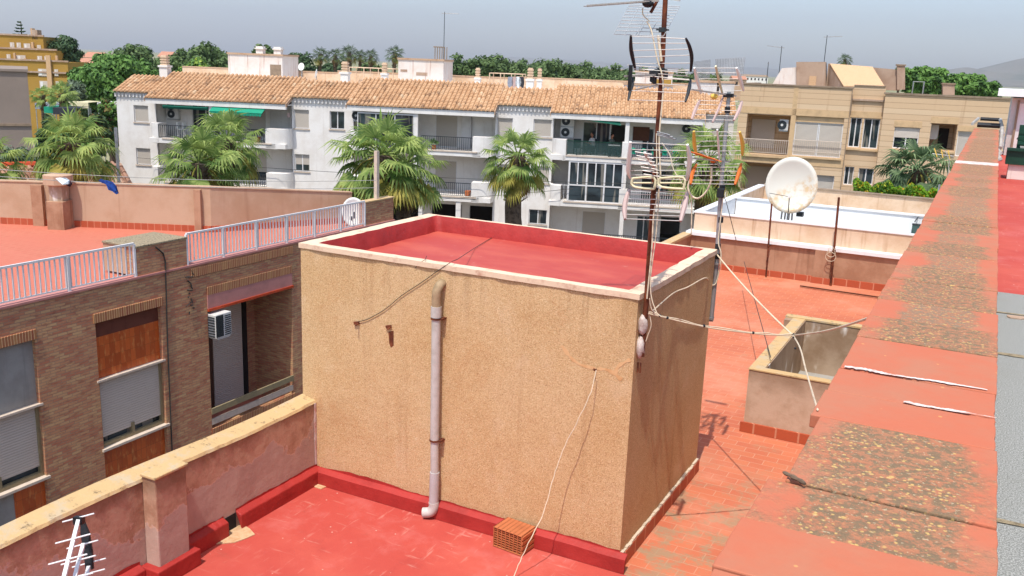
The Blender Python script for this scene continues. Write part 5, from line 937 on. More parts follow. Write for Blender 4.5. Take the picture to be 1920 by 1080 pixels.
# roof top things: stair boxes, chimneys
def wbox(px0, px1, pyt, pyb, off, dep, name, label, mat, cat='roof hut', extra=None, grp=None, cap='peach_render'):
    s0, zt_ = fl(FW, px0, pyt, off); s1, _ = fl(FW, px1, pyt, off); zb = 2.3; A, u, n_, L = FW
    r = thing(name, label, cat, tuple(toW(FW, (s0+s1)/2, off, zb)), math.atan2(u.y, u.x), grp, local=True); w_ = (s1-s0)/2; h = zt_-zb
    MB().box(-w_, w_, 0, dep, 0, h-.12).build('wall', mat, r); MB().box(-w_-.06, w_+.06, -.06, dep+.06, h-.12, h).build('cap', cap, r)
    if extra: extra(r, w_, dep, h)
    return r
def vents(r, w_, d_, h):
    for q in (.45, .8): 
        m = MB(); x = w_*(q*2-1)*.95; m.box(x-.25, x+.25, 1.2, 1.7, h, h+.5); m.box(x-.32, x+.32, 1.13, 1.77, h+.3, h+.38); m.build('chimney', 'white_render', r)
    m = MB(); m.box(w_*.55, w_*.95, -.02, 0, .2, h-.7); m.build('door', 'stone_cap', r)
wbox(427, 529, 98, 137, 5.5, 3.0, 'roof_stair_hut', 'pinkish white stair hut with two chimneys on the left white house roof', 'pink_white', extra=vents, grp='stair huts on the white houses')
def tank(r, w_, d_, h):
    m = MB(); 
    for i in range(6): m.box(w_*.55+i*.16, w_*.55+i*.16+.05, .3, .35, h, h+.8)
    m.box(w_*.5, w_*.98, .28, .37, h+.75, h+.82); m.build('slatted_screen', 'stone_cap', r); m = MB(); m.box(-w_*.2, w_*.3, -.02, 0, h-1.1, h-.9); m.box(-w_*.9, -w_*.6, -.02, 0, h-.9, h-.75); m.build('wall_stain', 'pinkish_brown', r)
wbox(747, 832, 108, 150, 5.0, 3.0, 'roof_stair_hut', 'pinkish white stair hut with a slatted screen on the middle white house roof', 'pink_white', extra=tank, grp='stair huts on the white houses')
def gable(r, w_, d_, h):
    m = MB(); m.box(-w_*.1, w_*.95, -.04, 0, .2, h-.5); m.build('yellow_panel', 'yellow_plastic' if False else 'ochre_render', r)
wbox(1192, 1262, 132, 165, 5.5, 3.0, 'roof_stair_hut', 'white stair hut with ochre panel on the right white house roof behind the masts', 'pink_white', extra=gable, grp='stair huts on the white houses')
wbox(1298, 1345, 150, 180, 4.5, 2.2, 'roof_block', 'low white roof block behind the silver mast', 'shade_white', cat='roof block'); wbox(1350, 1378, 152, 182, 4.5, 2.2, 'roof_block', 'small white roof block next to the tan apartment building', 'shade_white', cat='roof block')
wbox(1170, 1262, 155, 168, 3.4, .4, 'roof_ledge_wall', 'low pink wall section on the right house roof', 'pink_white', cat='wall')
chs = [(295, 314, 103, 2.1, 'wide white chimney at the left end of the tiled roofs'), (636, 654, 115, 3.3, 'white chimney on the flush roof between left and middle balconies'), (713, 727, 117, 3.6, 'slim white chimney left of the middle stair hut'), (889, 902, 127, 6.5, 'small pale chimney far behind the middle tiled roof'), (986, 1003, 127, 4.0, 'tall white chimney beside the washing rack'), (1006, 1018, 128, 4.6, 'slimmer white chimney right of the tall one')]
for a, b, t, off, lb in chs:
    s0, zt_ = fl(FW, a, t, off); s1, _ = fl(FW, b, t, off); A, u, n_, L = FW; w_ = (s1-s0)/2*.8; zb = 2.2
    r = thing('chimney', lb, 'chimney', tuple(toW(FW, (s0+s1)/2, off, zb)), math.atan2(u.y, u.x), 'chimneys on the white houses', local=True); h = zt_-zb
    MB().box(-w_, w_, 0, w_*2, 0, h*.62).build('shaft', 'white_render', r, bevel=.02); MB().box(-w_*1.2, w_*1.2, -w_*.2, w_*2.2, h*.62, h*.68).build('collar', 'white_render', r)
    m = MB(); 
    for k in range(4): m.box(-w_*.8, w_*.8, w_*.2, w_*1.8, h*.68+k*h*.08, h*.68+k*h*.08+h*.045)
    m.box(-w_*.6, w_*.6, w_*.4, w_*1.6, h*.68, h); m.build('louvred_cap', 'stained_beige', r)
def rack(px0, px1, pyt, pyb, off, label, clothes=False):
    s0, zt_ = fl(FW, px0, pyt, off); s1, _ = fl(FW, px1, pyt, off); A, u, n_, L = FW; r = thing('washing_rack', label, 'washing rack', tuple(toW(FW, s0, off, 2.6)), math.atan2(u.y, u.x), 'roof washing racks', local=True); h = zt_-2.6; m = MB()
    for x in np.linspace(0, s1-s0, 4): m.tube([(x, 0, 0), (x, 0, h)], .035, 5); m.tube([(x, 1.6, 0), (x, 1.6, h)], .035, 5); m.tube([(x, 0, h), (x, 1.6, h)], .03, 5)
    m.tube([(0, 0, h), (s1-s0, 0, h)], .03, 5); m.tube([(0, 1.6, h), (s1-s0, 1.6, h)], .03, 5); m.build('frame', 'stained_beige', r); return r
rack(655, 737, 126, 150, 7, 'long pale washing rack between the two slim chimneys'); rk = rack(918, 980, 137, 160, 4.5, 'washing rack with clothes hung at its right end')
for i, (a, mt, lb) in enumerate(((957, 'cloth_grey', 'grey garment hanging leftmost on the roof washing rack'), (965, 'pink_plastic', 'pinkish garment hanging second from left on the roof washing rack'), (972, 'cloth_white', 'white garment hanging third on the roof washing rack'), (978, 'trouser', 'dark garment hanging rightmost on the roof washing rack'))):
    s_, z_ = fl(FW, a, 144, 4.5); m = MB(); P = [toW(FW, s_+x, 4.45, z_+z) for x, z in ((-.14, 0), (.14, 0), (.2, -.35), (.12, -.95), (-.1, -.9), (-.18, -.35))]; m.prism(P, FW[2]*.06); m.build('garment', mt, label=lb, cat='clothing')
# air conditioners
acunit(FW, 3.3, YB, .93-.22, 'upper of two AC units at the left end balcony of the white houses'); acunit(FW, 3.3, YB, .2, 'lower of two AC units at the left end balcony of the white houses')
acunit(FW, 16.3, -.2, .75, 'single AC unit beside the glazed balcony of the middle white house', w=.6)
acunit(FW, 29.3, YB-.6, .98, 'upper of two AC units left of the balcony with two people'); acunit(FW, 29.3, YB-.6, .3, 'lower of two AC units left of the balcony with two people')
acunit(FW, 36.6, YB, .82, 'AC unit under the eaves at the right end of the white houses')
# roof aerials and little dishes
def aerial(P, h, label, boomdir, n=6, L=1.2, group='roof aerials', sp=.5, r=.02):
    a = thing('tv_aerial', label, 'aerial', tuple(P), 0, group); P = Vector(P); MB().tube([P, P+Vector((0, 0, h))], [r*1.2, r], 6).build('mast', 'dark_metal', a)
    bd = Vector(boomdir).normalized(); sd = bd.cross(Vector((0, 0, 1))).normalized(); m = MB(); T = P+Vector((0, 0, h-.1)); m.tube([T-bd*L*.2, T+bd*L], r*.6, 5); m.build('boom', 'alu_dull', a); m = MB()
    for i in range(n): c = T+bd*L*(i/(n-1)*1.1-.15); q = sp*(1-.4*i/n); m.tube([c-sd*q/2, c+sd*q/2], r*.4, 4)
    m.build('elements', 'alu_dull', a); return a
def roofpt(px, off, z): s_, _ = fl(FW, px, 150, off); return toW(FW, s_, off, z)
zt = fl(FW, 830, 22, 6.5)[1]; aerial(roofpt(831, 6.5, 2.6), zt-2.6, 'tall thin aerial above the middle stair hut', FW[1], 6, 1.0)
for px_, rr, lb in ((565, .24, 'small round white dish left of the roof gap'), (592, .3, 'wider white dish turned sideways on the left roof')):
    P = roofpt(px_, 6, 2.6); zz = fl(FW, px_, 125 if px_ < 580 else 138, 6)[1]; q = thing('small_dish', lb, 'satellite dish', tuple(P), 0, 'small roof dishes'); c = Vector((P.x, P.y, zz)); dish(q, c, rr, rr*1.1, (.1, -1, .2) if px_ < 580 else (-.8, -.5, .2), mat='white_plastic'); MB().tube([P, c+Vector((0, .1, 0))], .03, 6).build('stand', 'galv', q)
# ---------------------------------------------------------------- people on the balcony
def skinned(name, joints, edges, mat, parent=None, sub=1):
    me = bpy.data.meshes.new(name); me.from_pydata([j[:3] for j in joints], edges, []); o = bpy.data.objects.new(name, me); COL.objects.link(o); o.parent = parent
    sk = o.modifiers.new('skin', 'SKIN')
    if not me.skin_vertices: me.attributes.new('', 'FLOAT', 'POINT') if False else None
    return o, sk
def person(F, s, y, z, face, label, shirt, lean=0.0):
    A, u, n_, L = F; r = thing('person', label, 'person', tuple(toW(F, s, y, z)), math.atan2(u.y, u.x)+face, 'people on the balcony', local=True)
    b = MB(); hz_ = .45      # seated figure facing local -y; tapered limbs flowing into one another
    b.tube([(0, .02, hz_-.02), (0, .03, hz_+.12), (0, .02+lean*.3, hz_+.3), (0, .0+lean, hz_+.5), (0, 0+lean, hz_+.56)], [.15, .15, .15, .17, .08], 12)
    for sg in (-1, 1):
        b.tube([(sg*.17, 0+lean, hz_+.5), (sg*.21, -.06+lean, hz_+.32), (sg*.2, -.14+lean, hz_+.22)], [.055, .05, .045], 8)
    b.build('shirt', shirt, r, smooth=True)
    t = MB()
    for sg in (-1, 1): t.tube([(sg*.09, .05, hz_+.02), (sg*.11, -.2, hz_+.04), (sg*.11, -.44, hz_+.02), (sg*.11, -.46, .22), (sg*.11, -.44, .06)], [.1, .085, .065, .055, .045], 8)
    t.build('trousers', 'trouser', r, smooth=True)
    k = MB(); k.ball((0, -.01+lean, hz_+.76), (.085, .1, .12), nu=12, nv=9); k.tube([(0, lean, hz_+.54), (0, lean, hz_+.68)], .05, 8); k.ball((0, -.11+lean, hz_+.75), (.015, .02, .02), nu=6, nv=4)
    for sg in (-1, 1):
        k.tube([(sg*.2, -.13+lean, hz_+.23), (sg*.14, -.34+lean, hz_+.27)], [.042, .03], 8)
        for q in range(4): k.tube([(sg*.14+(q-1.5)*.018, -.35+lean, hz_+.275), (sg*.13+(q-1.5)*.018, -.42+lean, hz_+.27)], .009, 5)
        k.tube([(sg*.12, -.34+lean, hz_+.28), (sg*.1, -.38+lean, hz_+.3)], .01, 5); k.ball((sg*.085, 0+lean, hz_+.75), (.015, .02, .03), nu=6, nv=4)
        k.tube([(sg*.11, -.44, .09), (sg*.11, -.46, .03), (sg*.12, -.6, .02)], [.04, .045, .03], 8)
    k.build('body', 'skin', r, smooth=True); hr = MB(); hr.ball((0, .02+lean, hz_+.8), (.098, .1, .1), nu=12, nv=8, jit=.04); hr.build('hair', 'hair', r, smooth=True)
    return r
def chair(F, s, y, z, face, label):
    A, u, n_, L = F; r = thing('balcony_chair', label, 'chair', tuple(toW(F, s, y, z)), math.atan2(u.y, u.x)+face, 'chairs on the balcony', local=True)
    MB().box(-.24, .24, -.25, .2, .40, .43).build('seat', 'dark_metal', r); MB().box(-.24, .24, .2, .24, .43, .95).build('backrest', 'dark_metal', r)
    for a in (-.22, .22):
        for b_ in (-.22, .2): MB().box(a-.02, a+.02, b_-.02, b_+.02, 0, .40).build('leg', 'dark_metal', r)
    return r
person(FW, 30.9, .35, zf, -1.0, 'person in a pale top seated left on the white house balcony', 'shirt_white', -.05)
chair(FW, 30.9, .4, zf, -1.0, 'dark balcony chair under the person in the pale top')
person(FW, 32.0, .1, zf, .9, 'dark haired person in a grey top seated right on the balcony leaning forward', 'shirt_grey', -.1)
chair(FW, 32.0, .15, zf, .9, 'dark balcony chair under the person in the grey top')
chair(FW, 30.1, -.3, zf, .5, 'empty dark chair at the left end of the glass balustrade')
r = thing('balcony_table', 'small table with white top near the right person on the balcony', 'table', tuple(toW(FW, 32.25, -.5, zf)), math.atan2(FW[1].y, FW[1].x), local=True)
MB().box(-.35, .35, -.3, .3, .68, .72).build('top', 'white_gloss', r)
for a in (-.3, .3):
    for b_ in (-.25, .25): MB().box(a-.02, a+.02, b_-.02, b_+.02, 0, .68).build('leg', 'dark_metal', r)

# ================================================================ TAN APARTMENT BUILDING
FT = frame(1395, 54, 1885, 49.5)
A, u, n_, L = FT; angT = math.atan2(u.y, u.x)
tb = thing('tan_apartment_building', 'long tan stone banded apartment building with flat roof right of the white houses', 'apartment building', tuple(toW(FT, 0, 0, GZ)), angT, local=True)
H = lambda: HM(0)
lw = [(0.0, 2.4, .02, 2.3), (2.68, 5.25, .12, 2.32), (0.0, 2.5, -3.2, -.45), (3.6, 5.1, -2.4, -.9)]
w = H(); w.wall(-.5, 5.52, GR, 3.93, -.6, -.3, lw); w.quad((5.52, -.6, GR), (5.52, 0, GR), (5.52, 0, 3.93), (5.52, -.6, 3.93)); w.quad((-.5, -.6, GR), (-.5, 8, GR), (-.5, 8, 3.93), (-.5, -.6, 3.93))
cw = [(5.6, 6.2, .73, 2.37), (6.31, 7.15, .71, 2.35), (5.6, 6.1, -1.4, -.36), (6.35, 7.15, -1.3, -.4)]
w.wall(5.52, 7.22, GR, 4.1, 0, .3, cw)
rw_ = [(7.91, 9.18, .85, 2.0), (9.72, 11.01, .9, 2.3), (11.09, 12.09, .62, 1.95), (8.0, 9.2, -2, -.5), (10, 11.6, -2.2, -.5)]
w.wall(7.22, 17, GR, 3.72, -.5, -.2, rw_); w.quad((7.22, -.5, GR), (7.22, .3, GR), (7.22, .3, 3.72), (7.22, -.5, 3.72)); w.quad((17, -.5, GR), (17, 9, GR), (17, 9, 3.72), (17, -.5, 3.72)); w.quad((-.5, 8, GR), (17, 9, GR), (17, 9, 3.7), (-.5, 8, 3.7))
w.build('wall', 'block_stone', tb)
g = H(); g.box(-.45, 16.95, -.1, 8.5, 3.3, 3.4); g.build('flat_roof', 'pinkish_brown', tb)
g = H(); g.box(-.55, 5.57, -.66, -.2, 3.932, 4.02); g.box(5.57, 7.2, -.05, .4, 4.1, 4.16); g.box(7.15, 17.05, -.56, -.1, 3.722, 3.82); g.box(-.45, -.1, -.2, 8, 3.94, 4.0); g.build('coping', 'stone_cap', tb)
g = H(); g.box(2.42, 2.66, -.62, -.6, GR, 3.9); g.box(-.5, 5.5, -.62, -.6, 2.34, 2.7); g.box(5.54, 7.2, -.02, 0, 2.38, 2.72); g.box(7.85, 9.25, -.52, -.5, 2.02, 2.35); g.box(9.66, 11.05, -.52, -.5, 2.31, 2.65); g.box(11.04, 12.2, -.52, -.5, 1.97, 2.25); g.box(-.5, 5.5, -.62, -.6, -.42, .0); g.build('smooth_bands', 'stone_band', tb)
# recess interiors
for (a, b, c, e) in ((0.0, 2.4, .02, 2.3), (0.0, 2.5, -3.2, -.45), (9.72, 11.01, .9, 2.3)):
    y0 = -.3 if a < 5 else -.2; dpt = 1.2; g = H(); g.quad((a, y0, c), (a, dpt, c), (a, dpt, e), (a, y0, e)); g.quad((b, y0, c), (b, dpt, c), (b, dpt, e), (b, y0, e)); g.quad((a, dpt, c), (b, dpt, c), (b, dpt, e), (a, dpt, e)); g.quad((a, y0, c), (b, y0, c), (b, dpt, c), (a, dpt, c)); g.quad((a, y0, e), (b, y0, e), (b, dpt, e), (a, dpt, e)); g.build('recess', 'block_stone', tb)
g = H(); g.box(.15, 1.5, 1.1, 1.15, .3, 1.95); g.build('shutter', 'shutter', tb); g = H(); g.box(.1, 2.3, 1.1, 1.15, -3.0, -.8); g.build('shutter', 'shutter_beige', tb)
mkrail(H, tb, -.05, 2.42, -.62, .1, .92, 'pale_stone', .11, .014); mkrail(H, tb, 2.66, 5.28, -.62, .3, 1.02, 'pale_stone', .11, .014); mkrail(H, tb, -.05, 2.5, -.62, -3.1, -2.0, 'pale_stone', .11, .014)
for a, b, c in ((2.6, 5.35, .1), (5.5, 6.25, .68), (6.26, 7.2, .66), (7.86, 9.25, .8), (9.68, 11.05, .85), (-.1, 2.5, .0)):
    yy = -.72 if b < 5.4 else (-.12 if b < 7.3 else -.62); g = H(); g.box(a, b, yy, yy+.2, c-.1, c); g.build('sill', 'stone_band', tb)
def tw_(a, b, c, e, y, fr=1, kind='shutter'):
    o = mkwin(H, tb, a, b, c, e, y, 'glass' if fr < 1 else kind, 1)
    if fr < 1: g = H(); g.box(a+.04, b-.04, y-.02, y, e-(e-c)*fr, e); g.build('shutter', 'shutter', o)
    elif kind == 'shutter': pass
tw_(2.68, 3.95, .12, 2.0, -.45); tw_(3.97, 5.25, .12, 2.0, -.45); g = H(); g.box(2.68, 5.25, -.5, -.4, 2.0, 2.32); g.build('shutter_box', 'stone_band', tb)
tw_(5.6, 6.2, .73, 2.37, .12, kind='glass'); tw_(6.31, 7.15, .71, 2.35, .12, kind='glass'); tw_(5.6, 6.1, -1.4, -.36, .12, kind='glass'); tw_(6.35, 7.15, -1.3, -.4, .12, kind='glass')
tw_(7.91, 9.18, .85, 2.0, -.4, .48); tw_(11.09, 12.09, .62, 1.95, -.4); tw_(3.6, 5.1, -2.4, -.9, -.45); tw_(8.0, 9.2, -2, -.5, -.4, kind='glass'); tw_(10, 11.6, -2.2, -.5, -.4, kind='glass')
g = H(); g.box(9.8, 10.2, .5, .55, 1.4, 2.2); g.build('white_panel', 'white_metal', tb); g = H(); g.box(10.3, 10.8, 1.1, 1.15, .9, 2.0); g.build('dark_door', 'dark_inside', tb)
g = H(); g.box(5.47, 5.52, -.66, -.58, GR, 3.9); g.build('downpipe', 'stone_cap', tb)
acunit(FT, 2.05, -.1, 1.45, 'AC unit in the upper corner of the tan building balcony', nm='ac units on the tan building', w=.5)
# roof volumes of the tan building
def tp(px, py, off): s_, z_ = fl(FT, px, py, off); return s_, z_
def tvol(q, off, dep, mat, name, label, cat, capmat=None):
    P = [tp(a, b, off) for a, b in q]; m = HM(0); m.prism([(s_, off, z_) for s_, z_ in P], (0, dep, 0)); r = thing(name, label, cat, tuple(toW(FT, P[0][0], off, 3.3)), angT, local=True); r.location = toW(FT, 0, 0, GZ); m.build('wall', mat, r); return r
r = tvol([(1493, 162), (1493, 116), (1548, 116), (1548, 162)], 3.0, 4, 'pinkish_brown', 'roof_hut', 'stained pinkish hut with small hatch on the tan building roof', 'roof hut')
s0, z0 = tp(1516, 160, 2.97); s1, z1 = tp(1531, 143, 2.97); g = H(); g.box(s0, s1, 2.95, 3.0, z0, z1); g.build('hatch', 'pale_filler', r)
r = tvol([(1548, 166), (1553, 119), (1687, 131), (1687, 170)], 3.6, 4, 'pinkish_brown', 'roof_hut', 'larger brown stained roof hut with the sloping cream roof panel', 'roof hut')
P = [tp(1556, 119, 3.45)+(3.45,), tp(1636, 125, 3.45)+(3.45,), tp(1659, 162, .6)+(.6,), tp(1582, 161, .6)+(.6,)]; g = HM(0); g.add([(p[0], p[2], p[1]) for p in P]+[(p[0], p[2], p[1]-.15) for p in P], [(0, 1, 2, 3), (4, 5, 6, 7), (0, 3, 7, 4), (1, 2, 6, 5), (2, 3, 7, 6), (0, 1, 5, 4)]); g.build('sloping_roof', 'pale_filler', r)
g = HM(0); g.add([(P[0][0], P[0][2], P[0][1]-.05), (P[3][0], P[3][2], P[3][1]-.05), (P[0][0], P[0][2], 3.3)], [(0, 1, 2)]); g.add([(P[1][0], P[1][2], P[1][1]-.05), (P[2][0], P[2][2], P[2][1]-.05), (P[1][0], P[1][2], 3.3)], [(0, 1, 2)]); g.build('side_cheek', 'pinkish_brown', r)
tvol([(1447, 160), (1466, 128), (1493, 126), (1493, 160)], 3.2, 3, 'pink_white', 'roof_hut', 'low white stained sloping hut at the left on the tan building roof', 'roof hut')
for q, off, lb in (([(1682, 168), (1682, 123), (1697, 123), (1697, 168)], 3.4, 'tall pinkish chimney on the tan building roof'), ([(1768, 178), (1768, 158), (1790, 158), (1790, 178)], 2.0, 'short square pinkish chimney on the tan building roof')):
    r = tvol(q, off, .6, 'pinkish_brown', 'roof_chimney', lb, 'chimney'); s0, z0 = tp(q[1][0], q[1][1], off); s1, _ = tp(q[2][0], q[2][1], off); g = H(); g.box(s0-.05, s1+.05, off-.05, off+.65, z0, z0+.08); g.build('cap', 'stone_cap', r)
s0, z0 = tp(1713, 153, 2.5); s1, _ = tp(1733, 153, 2.5); r = thing('roof_frame', 'small grey metal frame on the tan building roof', 'frame', tuple(toW(FT, s0, 2.5, 3.4)), angT, local=True); MB().tube([(0, 0, 0), (0, 0, z0-3.4), (s1-s0, 0, z0-3.4), (s1-s0, 0, 0)], .04, 6).build('tube', 'galv', r)
for px_, top_, off, lb, bd in ((1551, 66, 3.6, 'tall aerial over the larger brown hut of the tan building', (1, -.2, .05)), (1466, 86, 3.4, 'thinner aerial left on the tan building roof', (-1, .1, .1)), (1441, 116, 3.0, 'short bare mast at the left of the tan building roof', (0, 1, 0))):
    s_, z_ = tp(px_, top_, off); P = toW(FT, s_, off, 3.4); aerial(P, z_-3.4, lb, bd, 6 if px_ > 1450 else 3, .9 if px_ > 1450 else .1, 'aerials on the tan building', sp=.4 if px_ > 1450 else .1)
# ================================================================ RIGHT EDGE: far end of the red roof
y_ = 19.0
P = lambda a, b, y=19.0: atY(a, b, y)
gb = thing('green_metal_bin', 'dark green ribbed metal bin standing by the far end of the dividing wall', 'metal bin', tuple(atZ(1900, 327, 2.8)))
zt, zb = P(1890, 280).z, P(1890, 308).z; m = MB(); m.box(.3, 3.0, 19.0, 19.6, zb, zt); m.box(.3, 3.0, 18.95, 19.0, zt-.02, zt+.03); m.build('front_panel', 'green_metal', gb)
m = MB()
for i in range(3): z_ = zt+.1+i*.09; m.box(.45, 3.0, 19.35+.12*i, 19.42+.12*i, z_-.02, z_+.03)
m.box(.45, 3.0, 19.6, 19.75, zt, zt+.42); m.build('slats', 'green_metal', gb); m = MB(); m.box(.5, 3.0, 19.1, 19.5, zt+.03, zt+.05); m.build('lid_top', 'grey_cement', gb)
MB().box(.36, 3.0, 19.05, 19.6, 2.8, zb).build('plinth', 'pink_white', gb)
sh = thing('white_shed', 'white metal shed with pale panels at the far right edge of the photo', 'shed', (2.4, 25, 2.8)); Ys = 25.5
a = atY(1886, 262, Ys); z1 = atY(1886, 183, Ys).z; MB().box(a.x, a.x+5, Ys, Ys+3, 2.8, z1).build('wall', 'shade_white', sh)
m = MB(); x_ = atY(1903, 250, Ys).x; m.box(x_, x_+2.5, Ys-.04, Ys, 2.8, z1-.12); m.build('door', 'white_metal', sh); m = MB(); m.box(x_-.05, x_, Ys-.06, Ys, 2.8, z1-.05); m.box(x_+.65, x_+.69, Ys-.06, Ys-.04, 2.8, z1-.12); m.build('door_frame', 'stone_cap', sh)
q = atY(1873, 166, Ys-.3); m = MB(); m.box(q.x, q.x+5.5, Ys-.4, Ys+3.2, q.z-.17, q.z); m.build('roof', 'white_gloss', sh); m = MB(); m.bar(atY(1908, 262, Ys-.3), atY(1925, 238, Ys-.3), .06, .06); m.build('brace', 'dark_metal', sh)
# rolled foam bars and rope on the wall end
fb = thing('folded_frame', 'folded frame with two black bars laid across the far end of the slab coping', 'folded frame', tuple(atZ(1850, 240, WZ)))
def cz(px, py): v = atZ(px, py, WZ+.02); return v
for py, w in ((228, 0), (240, 1)):
    A, B = cz(1848+(-2 if w else 2), py), cz(1879, py+2); yy = A.y; MB().tube([Vector((WX0+.05, yy, WZ+.09)), Vector((WX1+.02, yy, WZ+.09))], .06 if w else .05, 8).build('black_bar', 'black_plastic', fb)
ya, yb = cz(1850, 228).y, cz(1850, 240).y; m = MB(); m.tube([(WX0+.0, ya, WZ+.1), (WX0-.06, yb, WZ+.1)], .04, 6); m.tube([(WX1+.03, ya, WZ+.1), (WX1+.07, yb-.3, WZ+.05), (WX1+.08, yb-1.5, WZ-.35)], .045, 6); m.build('rope', 'cable_grey', fb)
m = MB(); m.tube([(WX1+.06+rnd.uniform(-.02, .05), yb-.1-k*.12, WZ-.0-k*.035) for k in range(18)], [.03+.03*abs(math.sin(k*1.1)) for k in range(18)], 6)
m.build('knotted_cord', 'cable_grey', fb)
# ================================================================ PLANTS
def fan_palm(name, label, crown, scale=1.0, nleaf=34, mat='frond', old=9, dead=14, trunk_r=.3, group=None, seed=1, skirt=1.0, gz=GZ, nb=19, tb_=-.55):
    R_ = random.Random(seed); C = Vector(crown); root = thing(name, label, 'palm tree', (C.x, C.y, gz), 0, group)
    h = C.z-gz; m = MB(); n_ = 14; P = [Vector((C.x+.12*math.sin(i*.5)*scale, C.y, gz+h*i/n_)) for i in range(n_+1)]; rr = [trunk_r*scale*(1.25-.3*i/n_+R_.uniform(-.04, .04)) for i in range(n_+1)]
    m.tube(P, rr, 10)
    for i in range(int(70)):   # old leaf bases under the crown
        z = C.z-R_.uniform(.2, 2.2)*scale; a = R_.uniform(0, 6.28); r_ = trunk_r*scale*1.05; q = Vector((C.x+r_*math.cos(a), C.y+r_*math.sin(a), z)); d_ = Vector((math.cos(a), math.sin(a), .8)).normalized()
        m.obox(q+d_*.08, d_*.14*scale, d_.cross(Vector((0, 0, 1))).normalized()*.05*scale, Vector((0, 0, 1)).cross(d_.cross(Vector((0, 0, 1)))).normalized()*.02)
    m.build('trunk', 'bark', root)
    def leaf(mb, az, el, pl, fr, droop, mi):
        d0 = Vector((math.cos(az)*math.cos(el), math.sin(az)*math.cos(el), math.sin(el))); sd = d0.cross(Vector((0, 0, 1)))
        sd = sd.normalized() if sd.length > .1 else Vector((1, 0, 0)); up = sd.cross(d0).normalized(); base = C+d0*.12; hub = base+d0*pl+Vector((0, 0, -droop*pl*.45)); mid = base+d0*pl*.5+Vector((0, 0, -droop*pl*.08))
        mb.tube([base, mid, hub], [.03*scale, .022*scale, .014*scale], 4, mi, cap=False); dd = (hub-mid).normalized(); up = sd.cross(dd).normalized(); roll = R_.uniform(-.5, .5); sd2 = sd*math.cos(roll)+up*math.sin(roll); up2 = sd2.cross(dd)
        for k in range(nb):
            a = math.radians(-118+236*(k+.5)/nb); L = fr*(1-.32*abs(a)/2.06)*R_.uniform(.85, 1.08); bd = (dd*math.cos(a)+sd2*math.sin(a)+up2*(.16-.25*abs(math.sin(a)))).normalized(); w = fr*.048; ws = bd.cross(up2).normalized()*w
            p1 = hub+bd*L*.5; d2 = (bd+Vector((0, 0, -1))*(R_.uniform(.3, .9)+droop*.6)).normalized(); p2 = p1+d2*L*R_.uniform(.35, .5); ws2 = ws*.85
            mb.add([hub-ws*.15, hub+ws*.15, p1+ws2+up2*w*.3, p1+up2*-w*.1, p1-ws2+up2*w*.3, p2], [(0, 3, 4), (0, 1, 2, 3), (4, 3, 5), (3, 2, 5)], mi)
    m = MB()
    for i in range(nleaf):
        f = (i+.5)/nleaf; el = math.asin(max(-1, min(1, .97-(1.35+tb_*-.3)*f)))+R_.uniform(-.1, .1); az = i*2.39996+R_.uniform(-.25, .25); leaf(m, az, el, scale*R_.uniform(.85, 1.2)*(1 if f > .25 else .75), scale*R_.uniform(.85, 1.1), max(0, .25+.9*f), 0)
    for i in range(old):
        leaf(m, R_.uniform(0, 6.28), R_.uniform(-.75, -.15), scale*R_.uniform(.8, 1.15), scale*R_.uniform(.8, 1.0), 1.2, 1)
    m.build('crown', [mat, 'frond_old'], root)
    if dead:
        m = MB(); K = C; 
        for i in range(dead):
            az = R_.uniform(0, 6.28); leaf(m, az, R_.uniform(-1.45, -1.05), scale*R_.uniform(.5, .9), scale*.8, 1.0, 0)
        m.build('dead_fronds', 'frond_dead', root)
    return root
G = 'fan palms in front of the buildings'
fan_palm('fan_palm', 'fan palm with yellowing lower fronds left of the white houses', atD(133, 268, 33), .95, 32, old=14, dead=10, group=G, seed=3)
fan_palm('fan_palm', 'edge cropped palm at the far left side of the photo', atD(-28, 300, 33), .8, 30, group=G, seed=31, dead=0)
fan_palm('fan_palm', 'taller of the twin palms before the left white house', atD(424, 262, 47), 1.25, 28, old=11, dead=10, group=G, seed=4)
fan_palm('fan_palm', 'lower of the twin palms before the left white house', atD(372, 305, 44), 1.35, 30, old=14, dead=12, group=G, seed=5)
fan_palm('fan_palm', 'biggest palm before the middle white house behind the wooden post', atD(716, 290, 42), 1.45, 38, old=16, dead=16, group=G, seed=6, trunk_r=.34)
fan_palm('fan_palm', 'lower companion palm merging with the biggest one', atD(762, 308, 45), 1.2, 24, old=9, dead=10, group=G, seed=16)
fan_palm('fan_palm', 'single palm with shaggy trunk behind the red roofed room', atD(970, 292, 45), 1.1, 30, old=12, dead=16, group=G, seed=7, trunk_r=.36)
fan_palm('fan_palm', 'palm behind the two antenna masts', atD(1330, 300, 49), 1.35, 32, old=13, dead=14, group=G, seed=8)
fan_palm('fan_palm', 'greyish palm above the flowering hedge at the tan building', atD(1722, 318, 37), 1.0, 40, mat='frond_grey', old=8, dead=6, group=G, seed=9)
fan_palm('fan_palm', 'slim palm beside the brown wall before the market awnings', atD(80, 178, 76), .6, 26, old=0, dead=0, group=G, seed=10)
fan_palm('fan_palm', 'slim palm right of the market awnings before the ochre building', atD(115, 176, 74), .75, 28, old=0, dead=0, group=G, seed=11)
